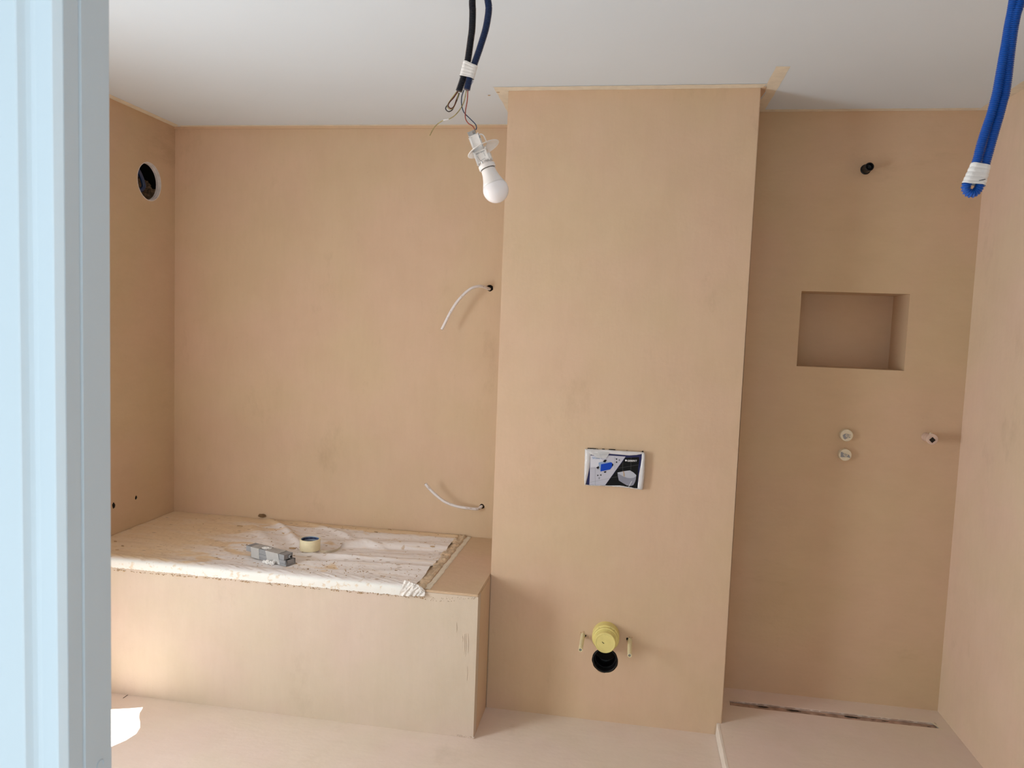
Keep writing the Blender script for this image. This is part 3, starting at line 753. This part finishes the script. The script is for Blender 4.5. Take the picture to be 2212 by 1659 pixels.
for (a, b), lab in (((1259.3, 1371.5), 'pale yellow sleeve over the fixing stud left of the yellow cap'), ((1360.4, 1382.7), 'pale yellow sleeve over the fixing stud right of the yellow cap')):
    c = P(a, b, 1, YP); t = thing('fixing_stud', c, lab, 'stud', 'sleeved fixing studs beside the yellow cap')
    bm = bmesh.new(); lathe(bm, c, (0, -1, 0), [(0, .0088), (.05, .0086), (.146, .0083), (.148, .0078), (.148, .0056), (.135, .0054)], 20, cap=False); obj('sleeve', bm, M_yell, t)
    bm = bmesh.new(); lathe(bm, c, (0, -1, 0), [(.12, .0052), (.143, .0052)], 14); obj('threaded_rod', bm, M_metal, t)
    bm = bmesh.new(); s = 1 if a < 1300 else -1; crumple(bm, c + Vector((s * .0105, -.0012, .004 if s < 0 else -.002)), .0042, (1.0, .25, 1.4 if s < 0 else .8), .7, a, 2); obj('chipped_hole', bm, M_dark, t)
    bm = bmesh.new()
    for k in range(10):
        an = random.uniform(0, 6.28); r = .011 + random.uniform(0, .004); crumple(bm, c + Vector((r * math.cos(an), -.0004, r * math.sin(an))), .0025, (1, .4, 1), .6, k, 1)
    tag(obj('chipped_plaster', bm, M_smear, t), kind='stuff')

# white cables from the alcove wall
def cable(pts, dep, label, r=.0068):
    t = thing('cable', P(*pts[0], 1, YB), label, 'cable', 'white cables hanging from the alcove wall')
    ps = [P(a, b, 1, d) for (a, b), d in zip(pts, dep)]
    ps = [P(*pts[0], 1, YB + .03)] + ps
    bm = bmesh.new(); sp_ = spline(ps, .004); tube(bm, sp_, r, 14); obj('sheath', bm, M_cable, t, smooth=True)
    e = sp_[-1]; d = (sp_[-1] - sp_[-4]).normalized(); u, v = frame(d)
    for k, m_ in enumerate((M_wb, M_wblu, M_wg)):
        bm = bmesh.new(); o_ = e + (u * math.cos(k * 2.1) + v * math.sin(k * 2.1)) * r * .5
        tube(bm, [o_ - d * .001, o_ + d * .0018], r * .3, 8); obj('wire_core', bm, m_, t)
    return t, sp_
c1, s1 = cable([(1057, 624), (1050, 621.5), (1043, 619), (1032, 618.5), (1014, 625.5), (991.5, 647), (975, 671), (964, 692), (954, 712)], [YB - .005, YB - .03, YB - .05, YB - .07, YB - .09, YB - .10, YB - .10, YB - .095, YB - .09], 'white cable curving downward from the upper hole in the alcove wall')
c2, s2 = cable([(1040, 1094), (1035, 1098), (1028, 1099.5), (1009, 1097.5), (984, 1093), (959.6, 1083), (939.7, 1067.5), (928, 1056), (918, 1044)], [YB - .005, YB - .02, YB - .035, YB - .05, YB - .06, YB - .07, YB - .075, YB - .08, YB - .08], 'white cable curving upward from the lower hole in the alcove wall')
for t_, s_, spots in ((c1, s1, [(.16, .4), (.23, .5), (.55, 1.0), (.78, .4), (.86, .35)]), (c2, s2, [(.10, .8), (.2, 1.6), (.3, 2.2), (.36, .8), (.58, .5), (.96, 1.6)])):
    bm = bmesh.new()
    for f, ln in spots:
        i = int(f * (len(s_) - 3)); p = s_[i]; d = (s_[i + 2] - p).normalized()
        n_ = (CAM - p).normalized(); n_ = (n_ - d * n_.dot(d)).normalized()
        q = d.cross(n_)
        for k in range(4):
            c = p + n_ * .0063 + q * random.uniform(-.003, .003) + d * random.uniform(-.006, .006) * ln
            Mx = Matrix.Translation(c) @ d.to_track_quat('X', 'Z').to_matrix().to_4x4() @ Matrix.Diagonal((2.8 * ln, 1, .5, 1))
            bmesh.ops.create_icosphere(bm, subdivisions=1, radius=random.uniform(.0009, .0018), matrix=Mx)
    tag(obj('dried_plaster', bm, M_crumb, t_), kind='stuff')
# dark recess behind the cable holes
for c, r in ((cabh[0], .016), (cabh[1], .0115)):
    bm = bmesh.new(); lathe(bm, c + Vector((0, .02, 0)), (0, 1, 0), [(0, r + .004), (.004, r + .004)], 16); o = obj('cable_hole', bm, M_dark, c1 if c is cabh[0] else c2)

# ================================================================== FLUSH PLATE COVER PACK
def K(cx, cy, dy=.022): return P(1220 + cx / 10.055, 940 + cy / 10.055, 1, YP - dy)
pk = thing('cover_pack', K(1080, 740, 0), 'printed flush plate cover in crumpled plastic on the pier', 'package')
out = [(438, 300), (520, 296), (700, 305), (950, 318), (1200, 335), (1450, 350), (1640, 362), (1735, 375), (1748, 440), (1742, 600), (1735, 800), (1715, 1000), (1692, 1185), (1560, 1175), (1400, 1150), (1200, 1130), (1000, 1115), (800, 1105), (600, 1098), (430, 1083), (417, 900), (424, 700), (432, 500)]
inn = [(560, 420), (600, 430), (740, 435), (925, 400), (1110, 408), (1400, 440), (1560, 430), (1675, 410), (1672, 500), (1650, 650), (1645, 720), (1612, 850), (1600, 950), (1580, 1155), (1520, 1150), (1400, 1125), (1200, 1092), (1100, 1092), (880, 1092), (660, 1085), (455, 1078), (500, 880), (535, 700), (545, 560)]
inn = inn[:len(out)] if len(inn) > len(out) else inn
inn = [(560, 420), (600, 430), (740, 435), (925, 400), (1400, 440), (1560, 430), (1660, 412), (1675, 410), (1668, 520), (1650, 650), (1612, 850), (1598, 980), (1580, 1155), (1520, 1150), (1400, 1125), (1200, 1092), (1100, 1092), (880, 1092), (660, 1085), (455, 1078), (500, 880), (535, 700), (548, 540)]
def dense(l, k=6):
    o = []
    for i in range(len(l)):
        a, b = l[i], l[(i + 1) % len(l)]
        for j in range(k): o.append((a[0] + (b[0] - a[0]) * j / k, a[1] + (b[1] - a[1]) * j / k))
    return o
od, idn = dense(out), dense(inn); n = len(od)
bm = bmesh.new(); loops = []
for w_, dy, jt in ((0, .0006, 0), (0, .017, 2), (.12, .0235, 5), (.45, .0265, 9), (.8, .0245, 8), (1.0, .0226, 0)):
    l = []
    for i in range(n):
        x = od[i][0] * (1 - w_) + idn[i][0] * w_ + random.uniform(-jt, jt); y = od[i][1] * (1 - w_) + idn[i][1] * w_ + random.uniform(-jt, jt)
        corner = .0025 * noise.noise(Vector((x * .012, y * .012, 3))) if 0 < w_ < 1 else 0
        l.append(bm.verts.new(K(x, y, dy + corner)))
    loops.append(l)
for a, b in zip(loops, loops[1:]):
    for i in range(n):
        j = (i + 1) % n; bm.faces.new((a[i], a[j], b[j], b[i]))
obj('plastic_wrap', bm, M_wrap, pk, smooth=True)
layers = 0
def pr(name, pts, m, lev, label=None):
    bm = bmesh.new(); poly(bm, [K(x, y, .0216 + lev * .0003) for x, y in pts], (0, .0002, 0))
    return obj(name, bm, m, pk)
pr('card', inn, M_navy, 0)
pr('light_panel', [(548, 440), (950, 440), (1320, 465), (870, 1095), (533, 1085), (545, 850)], M_pale, 1)
pr('black_panel', [(1318, 490), (1612, 478), (1618, 560), (1596, 700), (1590, 930), (1574, 1155), (1500, 1148), (1380, 1120), (1200, 1092), (880, 1092)], M_pblk, 1)
pr('light_panel', [(560, 450), (760, 455), (830, 560), (740, 590), (735, 700), (640, 690), (556, 695)], mat('print_pale', (.60, .60, .66), .35), 2)
bm = bmesh.new()
def pline(bm, a, b, w=3, lev=2):
    d = Vector((b[0] - a[0], b[1] - a[1])); nn = Vector((-d.y, d.x)).normalized() * w
    poly(bm, [K(a[0] + nn.x, a[1] + nn.y, .0216 + lev * .0003), K(b[0] + nn.x, b[1] + nn.y, .0216 + lev * .0003), K(b[0] - nn.x, b[1] - nn.y, .0216 + lev * .0003), K(a[0] - nn.x, a[1] - nn.y, .0216 + lev * .0003)])
for a, b in [((660, 720), (660, 1088)), ((1085, 462), (1085, 745)), ((545, 1025), (985, 935)), ((545, 735), (700, 705))]: pline(bm, a, b)
obj('tile_lines', bm, M_line, pk)
bm = bmesh.new()
for a, b in [((1260, 580), (1260, 770)), ((1440, 480), (1435, 760)), ((1150, 720), (1595, 645)), ((1000, 925), (1140, 905))]: pline(bm, a, b, 3)
obj('tile_lines', bm, mat('print_dark_line', (.05, .05, .05), .4), pk)
pr('plate_side', [(735, 600), (760, 592), (1000, 578), (1010, 590), (795, 628), (785, 785), (765, 770), (738, 640)], M_plbl, 3)
pr('plate_face', [(788, 632), (1005, 590), (1032, 606), (1022, 700), (985, 745), (775, 790)], M_pblu, 4)
A_ = lambda pts: pr('arrow_print', pts, M_pblk, 3)
A_([(830, 565), (850, 555), (845, 545), (885, 530), (922, 550), (900, 558), (885, 592), (845, 588)])
A_([(692, 690), (715, 690), (722, 665), (750, 700), (722, 750), (715, 725), (692, 725)])
A_([(1028, 620), (1050, 618), (1055, 650), (1045, 668), (1022, 690)])
A_([(835, 795), (910, 780), (895, 795), (900, 812), (860, 818), (850, 800)])
A_([(1105, 508), (1145, 508), (1125, 545)]); A_([(1105, 600), (1145, 600), (1125, 562)])
A_([(705, 857), (745, 872), (705, 890)]); A_([(795, 850), (758, 867), (795, 884)])
pr('bowl_print', [(1145, 814), (1350, 830), (1553, 872), (1543, 960), (1525, 1020), (1490, 1085), (1430, 1105), (1350, 1092), (1260, 1040), (1175, 985), (1155, 900)], M_toil2, 3)
pr('lid_print', [(1145, 812), (1270, 785), (1415, 765), (1490, 810), (1553, 868), (1548, 895), (1500, 925), (1430, 935), (1360, 928), (1290, 905), (1150, 830)], M_toil, 4)
for pts, m_ in (([(1258, 770), (1285, 800), (1300, 880), (1295, 905), (1275, 890), (1275, 830)], M_smear), ([(1450, 1000), (1458, 1004), (1400, 1110), (1388, 1125), (1385, 1118)], M_pwht)):
    bm = bmesh.new(); poly(bm, [K(x, y, .0216 + .0022) for x, y in pts], (0, .0008, 0)); obj('plaster_smear', bm, m_, pk)
def text(s, c0, h, m, name, lev=4, bold=.0, width=None):
    cu = bpy.data.curves.new(name, 'FONT'); cu.body = s; cu.size = 1; cu.align_x = 'LEFT'; cu.offset = bold
    to = bpy.data.objects.new(name, cu); me = bpy.data.meshes.new_from_object(to); bpy.data.objects.remove(to)
    xs_ = [v.co.x for v in me.vertices]; ys_ = [v.co.y for v in me.vertices]; H_ = max(ys_) - min(ys_); W_ = max(xs_) - min(xs_)
    sx_ = (width / W_) if width else h / H_
    for v in me.vertices:
        v.co = K(c0[0] + (v.co.x - min(xs_)) * sx_, c0[1] - (v.co.y - min(ys_)) * h / H_, .0216 + lev * .0003)
    me.materials.append(m); o = bpy.data.objects.new(name, me); COL.objects.link(o); o.parent = pk; o.matrix_parent_inverse = pk.matrix_basis.inverted()
    return o
text('GEBERIT', (1358, 577), 40, M_pwht, 'lettering', bold=.02, width=212)
pr('logo_square', [(1312, 533), (1346, 533), (1346, 567), (1312, 567)], M_pwht, 4)
text('SIGMA', (598, 518), 48, M_plbl, 'lettering', bold=.015, width=200)
text('0', (1174, 562), 38, M_pblk, 'lettering'); text('0', (735, 953), 38, M_pblk, 'lettering')
# flap of cloudy wrap over the end of the word
bm = bmesh.new(); g = []
for j in range(9):
    r = []
    for i in range(17):
        u, v = i / 16, j / 8
        x = 560 + 400 * u; y = 345 + (150 if u < .75 else 150 - (u - .75) * 420) * v + 20 * u
        r.append(bm.verts.new(K(x + (120 * v * (1 - u)), y, .0262 + .0014 * ridge(u * 4, v * 2, 2, 1.7, 1.7))))
    g.append(r)
for a, b in zip(g, g[1:]):
    for i in range(16): bm.faces.new((a[i], a[i + 1], b[i + 1], b[i]))
M_cloud = mat('cloudy_wrap', (.62, .61, .61), .2, .6, bump=.4, bscale=30); M_cloud.node_tree.nodes['Principled BSDF'].inputs['Alpha'].default_value = .72
obj('wrap_flap', bm, M_cloud, pk, smooth=True)
# torn dark gap along the top edge
for a, b in [(495, 525), (530, 685), (705, 715), (810, 865), (955, 1100), (1345, 1352), (1675, 1705)]:
    ya = 283 + (a - 495) * .055
    bm = bmesh.new(); poly(bm, [K(a, ya - 1 - random.uniform(0, 4), .003), K((a + b) / 2, ya - 5 + (b - a) * .02, .003), K(b, ya + (b - a) * .055 - 5, .003), K(b, ya + (b - a) * .055 + 26, .003), K(a, ya + 26, .003)], (0, .002, 0))
    obj('torn_edge', bm, M_pblk, pk)

# ================================================================== SHOWER DRAIN
dn = thing('drain_slot', (.9, 3.2, .01), 'long linear drain trench in the raised shower floor', 'drain')
bm = slab([(a + (b_ - 3.2) * 0, b_) for a, b_ in [(.488, 3.182), (1.305, 3.184), (1.305, 3.220), (.490, 3.219)]], [], lambda x, y: (x, y, .0425), lambda x, y: (x, y, .008))
M_trench = mat('trench_bottom', (.40, .27, .21), .8, var=.35, vscale=30, bump=.8, bscale=70)
obj('channel_bottom', bm, M_trench, dn)
for a, b_, y in [(.60, .645, 3.208), (.72, .775, 3.206), (.86, .875, 3.20), (.952, 1.01, 3.206), (1.055, 1.075, 3.207), (1.095, 1.125, 3.205), (1.27, 1.285, 3.20)]:
    bm = bmesh.new(); crumple(bm, ((a + b_) / 2, y, .0435), (b_ - a) / 2, (1, .16, .05), .6, a * 40, 3)
    obj('dirt_clump', bm, M_dark, dn)
bm = bmesh.new()
for k in range(26):
    x = .50 + .031 * k + random.uniform(-.01, .01); crumple(bm, (x, 3.2225 + random.uniform(-.002, .001), .046), random.uniform(.008, .018), (1.2, .12, .18), .5, k, 2)
tag(obj('ragged_rim', bm, mat('torn_rim', (.52, .37, .29), .8, var=.2, vscale=30), dn), kind='stuff')
bm = bmesh.new(); poly(bm, [(1.292, 3.224, .0505), (1.315, 3.170, .0508), (1.322, 3.172, .0505), (1.302, 3.228, .0508)], (0, 0, -.0004)); obj('torn_scrap', bm, M_cream, dn)

# ================================================================== CONDUIT BUNDLE WITH BULB (centre)
Y0 = 1.75
def C1(x, y, d=0): return P(880 + x / 6.913, y / 6.913, 1, Y0 + d)
def C2(x, y, d=0): return P(900 + x / 5.925, 180 + y / 5.925, 1, Y0 + d)
cbn = thing('conduit_bundle', (C1(1080, 0).x, Y0, CEIL), 'black and navy corrugated conduits hanging from the ceiling above the bulb', 'conduit')
lp = [(970, 0), (975, 150), (972, 300), (965, 450), (945, 600), (925, 750), (903, 900), (868, 1050), (828, 1190), (768, 1365)]
rp = [(1200, 0), (1215, 130), (1200, 270), (1170, 430), (1120, 600), (1068, 760), (1012, 920), (960, 1070), (920, 1200), (887, 1345)]
lw = [C1(*p) for p in lp]; rw = [C1(*p) for p in rp]
lw = [Vector((lw[0].x - .006, Y0, CEIL)), lw[0] + Vector((-.001, 0, .10))] + lw; rw = [Vector((rw[0].x - .045, Y0, CEIL)), rw[0] + Vector((-.022, 0, .10))] + rw
CR = .0081
bm = bmesh.new(); corrugated(bm, lw, CR); obj('corrugated_conduit', bm, M_condk, cbn)
bm = bmesh.new(); corrugated(bm, rw, CR); obj('corrugated_conduit', bm, M_condn, cbn)
def tapewrap(a0, b0, a1, b1, r, parent, name='tape_wrap', m=M_wtape, wob=.00028):
    """stadium-section wrap round two tubes: centres a,b at the start and the end"""
    bm = bmesh.new(); rings = []; N_ = 14
    for k in range(N_ + 1):
        t = k / N_; a = a0.lerp(a1, t); b = b0.lerp(b1, t); ax = ((a1 + b1) - (a0 + b0)).normalized()
        s = (b - a); s = (s - ax * s.dot(ax)); s = s.normalized() if s.length > 1e-6 else RT; n_ = ax.cross(s); rg = []
        for i in range(12):
            th = -math.pi / 2 + math.pi * i / 11; rg.append(b + (s * math.cos(th) + n_ * math.sin(th)) * r)
        for i in range(12):
            th = math.pi / 2 + math.pi * i / 11; rg.append(a + (s * math.cos(th) + n_ * math.sin(th)) * r)
        tilt = .003 * math.sin(t * 9)
        rings.append([bm.verts.new(p + (p - (a + b) / 2).normalized() * (wob * (1 if k % 3 else -1.2) + wob * noise.noise(Vector((i * .4, k * 1.3, 0)))) + ax * tilt * (p - (a + b) / 2).dot(s) * 8) for i, p in enumerate(rg)])
    for p, q in zip(rings, rings[1:]):
        for i in range(24):
            j = (i + 1) % 24; bm.faces.new((p[i], p[j], q[j], q[i]))
    return obj(name, bm, m, parent)
tapewrap(C1(893, 925), C1(995, 975), C1(835, 1150), C1(938, 1170), CR + .0010, cbn)
bm = bmesh.new(); poly(bm, [C1(955, 1170, -.002), C1(990, 1215, -.002), C1(950, 1270, .002), C1(930, 1240, .002)], (0, .0004, 0)); obj('tape_end', bm, mat('clear_tape', (.55, .55, .62), .3), cbn)
WR = .00125
for pts, m_, nm in [
    ([(530, 105), (470, 190), (420, 245), (405, 290), (440, 322), (480, 290), (510, 205), (545, 110)], M_wb, 'wire_loop'),
    ([(522, 105), (455, 200), (390, 285), (370, 325), (405, 362), (450, 345), (478, 300), (512, 225), (552, 110)], M_wk, 'wire_loop'),
    ([(515, 105), (440, 205), (400, 270), (400, 312), (430, 330), (466, 318), (492, 270), (520, 190), (538, 112)], M_wg, 'wire_loop'),
    ([(605, 85), (578, 170), (575, 270), (605, 370), (675, 445), (745, 515), (768, 565), (752, 605)], M_wblu, 'wire'),
    ([(655, 90), (648, 220), (626, 345), (625, 445), (660, 510), (715, 545), (748, 600)], M_wred, 'wire'),
    ([(637, 90), (610, 220), (570, 310), (500, 400), (425, 452), (345, 472), (270, 520), (215, 580), (160, 682)], M_wg, 'earth_wire')]:
    bm = bmesh.new(); o_ = random.uniform(-.003, .003)
    tube(bm, spline([C2(x, y, o_ + .004 * math.sin(i * 1.3)) for i, (x, y) in enumerate(pts)], .003), WR, 8); obj(nm, bm, m_, cbn, smooth=True)
bm = bmesh.new(); tube(bm, [C2(340, 472, -.003), C2(380, 464, -.004), C2(412, 456, -.003)], WR * 1.15, 8); obj('bare_patch', bm, M_pwht, cbn)

lb = thing('light_bulb', C2(760, 600), 'white light bulb in a temporary holder dangling from the wires', 'light bulb')
G0 = C2(1012, 1365); tp = C2(900, 1065); AX = (tp - G0).normalized()      # upwards along the lamp
AX = (AX + Vector((0, .02, 0))).normalized()
SX = Vector((0, -1, 0)).cross(AX).normalized(); SX = SX if SX.x > 0 else -SX; SY = AX.cross(SX).normalized()   # SX right, SY away/towards
SY = SY if SY.y < 0 else -SY
k_ = .00109
RG = .0302
bm = bmesh.new(); pr_ = [(-RG * math.cos(a), RG * math.sin(a)) for a in [i * math.pi / 2 / 12 for i in range(13)]]
pr_[0] = (-RG, .0001); pr_ += [(.004, .0300), (.0085, .0286), (.0125, .0268)]
lathe(bm, G0, AX, pr_, 48, cap=False); obj('diffuser', bm, M_bulb, lb, smooth=True)
bm = bmesh.new(); lathe(bm, G0, AX, [(.0127, .0262), (.0129, .0268), (.020, .0238), (.030, .0202), (.040, .0178), (.050, .0168), (.0515, .0160)], 48, cap=False); obj('housing', bm, M_bulbb, lb, smooth=True)
bm = bmesh.new(); lathe(bm, G0, AX, [(.0515, .0166), (.0530, .0166)], 36, cap=False); obj('seam', bm, M_dark, lb)
bm = bmesh.new(); lathe(bm, G0, AX, [(.0528, .0160), (.0530, .0192), (.0540, .0197), (.0620, .0197), (.0632, .0188), (.0632, .0145), (.0720, .0140), (.0720, .004)], 44, cap=False); obj('holder_ring', bm, M_bulbb, lb)
def LB(s, x, y): return G0 + AX * s + SX * x + SY * y
bm = bmesh.new()
obox(bm, LB(.069, -.0165, -.012), SX * .029, SY * .024, AX * .027, .002)
obox(bm, LB(.070, .0125, -.010), SX * .0055, SY * .020, AX * .014, .001)
obox(bm, LB(.068, -.0190, -.009), SX * .0025, SY * .018, AX * .028, .0008); obj('holder_body', bm, M_hold, lb)
bm = bmesh.new(); DC = LB(.1035, .006, 0); dn_ = (AX + SX * -.10).normalized()
lathe(bm, DC, dn_, [(-.004, .0405), (-.0048, .0395), (-.0040, .036), (.0035, .013), (.0045, .013), (-.0032, .0402), (-.004, .0405)], 56, cap=False)
obj('flange', bm, M_hold, lb, smooth=False)
bm = bmesh.new()
obox(bm, LB(.096, -.0135, -.009), SX * .021, SY * .018, AX * .040, .0015); obox(bm, LB(.098, -.0165, -.007), SX * .003, SY * .014, AX * .036, .0008); obox(bm, LB(.100, .0078, -.006), SX * .0012, SY * .010, AX * .034)
obj('upper_body', bm, M_hold, lb)
bm = bmesh.new()
hp = [LB(.108, .0195, .002), LB(.126, .018, .002), LB(.1325, .0145, .002), LB(.1335, .010, .002), LB(.128, .0075, .002), LB(.108, .0085, .002)]
tube(bm, spline(hp, .002), .0016, 6); hp2 = [p + SX * .0065 - AX * .003 for p in hp[:3]] ; obj('clip', bm, M_hold, lb, smooth=True)
bm = bmesh.new(); obox(bm, LB(.1365, -.0145, -.008), SX * .017, SY * .016, AX * .0105, .001); obj('terminal_block', bm, mat('clear_grey', (.42, .42, .42), .25, .6), lb)
bm = bmesh.new(); lathe(bm, LB(.1415, -.001, .009), SY, [(-.001, .003), (.002, .003)], 14); lathe(bm, LB(.128, .0075, .005), SX, [(0, .002), (.003, .002)], 10); obj('terminal_screw', bm, M_metal, lb)
bm = bmesh.new()
yf_ = .0126
def LT(u, v): return LB(.069 + v, -.0165 + u, yf_)
for i in range(11):
    u = .004 + i * .0019 if i < 5 else .0150 + (i - 6) * .0022
    if i == 5: continue
    p = LT(u, .0210); poly(bm, [p, p + SX * .0011, p + SX * .0011 + AX * .0028, p + AX * .0028])
for a, b in [((.005, .017), (.008, .004)), ((.008, .004), (.021, .006)), ((.022, .019), (.0225, .010))]:
    p, q = LT(*a), LT(*b); d = (q - p).normalized(); nn = d.cross(SY) * .0003; poly(bm, [p - nn, q - nn, q + nn, p + nn])
obj('moulded_marking', bm, M_grey, lb)
bm = bmesh.new(); tube(bm, [LB(.0655, -.006, .0141), LB(.071, -.007, .0141)], .0011, 6)
for i in range(4): tube(bm, [LB(.066, .0005 + i * .0027, .0141), LB(.0705, .0005 + i * .0027, .0141)], .0006, 5)
obj('thread_marks', bm, M_metal, lb)

# ================================================================== BLUE CONDUIT LOOP (right)
Y1 = 1.47
def R1(x, y, d=0): return P(2060 + x / 6.914, y / 6.914, 1, Y1 + d)
def R2(x, y, d=0): return P(2060 + x / 6.914, 220 + y / 6.914, 1, Y1 + d)
bl = thing('conduit_loop', (R1(900, 0).x + .03, Y1, CEIL), 'bright blue corrugated conduit doubled into a taped loop at the right', 'conduit')
ls = [R1(895, 0, .004), R1(862, 200, .004), R1(822, 400, .003), R1(782, 650, .002), R1(735, 900), R1(690, 1150), R1(648, 1380), R2(612, 0), R2(560, 190), R2(480, 420), R2(410, 640), R2(345, 890), R2(260, 1100), R2(190, 1250)]
lo = [R2(186, 1310), R2(215, 1352), R2(270, 1370), R2(330, 1345), R2(372, 1290)]
rs_ = [R2(395, 1230), R2(428, 1090), R2(478, 920), R2(545, 680), R2(612, 440), R2(680, 210), R2(735, 0), R1(768, 1400), R1(805, 1150), R1(832, 900), R1(862, 650), R1(898, 400), R1(945, 180), R1(1000, 0)]
top_l = [Vector((ls[0].x + .020, Y1 + .01, CEIL)), ls[0] + Vector((.008, 0, .11))]
top_r = [rs_[-1] + Vector((.012, 0, .10)), Vector((rs_[-1].x + .028, Y1, CEIL))]
bm = bmesh.new(); corrugated(bm, top_l + ls + lo + rs_ + top_r, .0079, .0036); obj('corrugated_conduit', bm, M_condb, bl)
tapewrap(R2(345, 925), R2(470, 945), R2(205, 1232), R2(392, 1240), .0092, bl)
bm = bmesh.new(); poly(bm, [R2(375, 1172, -.0135), R2(470, 1152, -.012), R2(482, 1160, -.011), R2(440, 1170, -.0125), R2(385, 1178, -.0135)], (0, .0005, 0)); obj('tape_split', bm, M_dark, bl)

# ================================================================== small marks on the setting
for (a, b), r, lab in (((1057, 206), .006, 'tiny plaster blob on the ceiling, away from the tape at the pier corner'), ((1076, 199), .007, 'tiny plaster blob on the masking tape at the pier corner')):
    bm = bmesh.new(); crumple(bm, P(a, b, 2, CEIL - .001), r, (1, .5, .3), .5, a, 2); tag(obj('plaster_blob', bm, M_smear), lab, 'plaster', 'plaster blobs on the ceiling')
p = P(566, 1114, 1, YB - .004); bm = bmesh.new(); crumple(bm, p, .020, (.95, .18, .42), .7, 4, 4)
tag(obj('plaster_lump', bm, mat('brown_lump', (.20, .12, .06), .9, var=.3, vscale=60)), 'small brown plaster lump on the wall just above the dust sheet', 'plaster')
bm = bmesh.new(); tube(bm, [P(266, 1508, 2, .0008), P(282, 1497, 2, .0008)], .0012, 5); tag(obj('straw', bm, M_dark), 'thin dark sliver on the floor against the tub apron', 'debris')
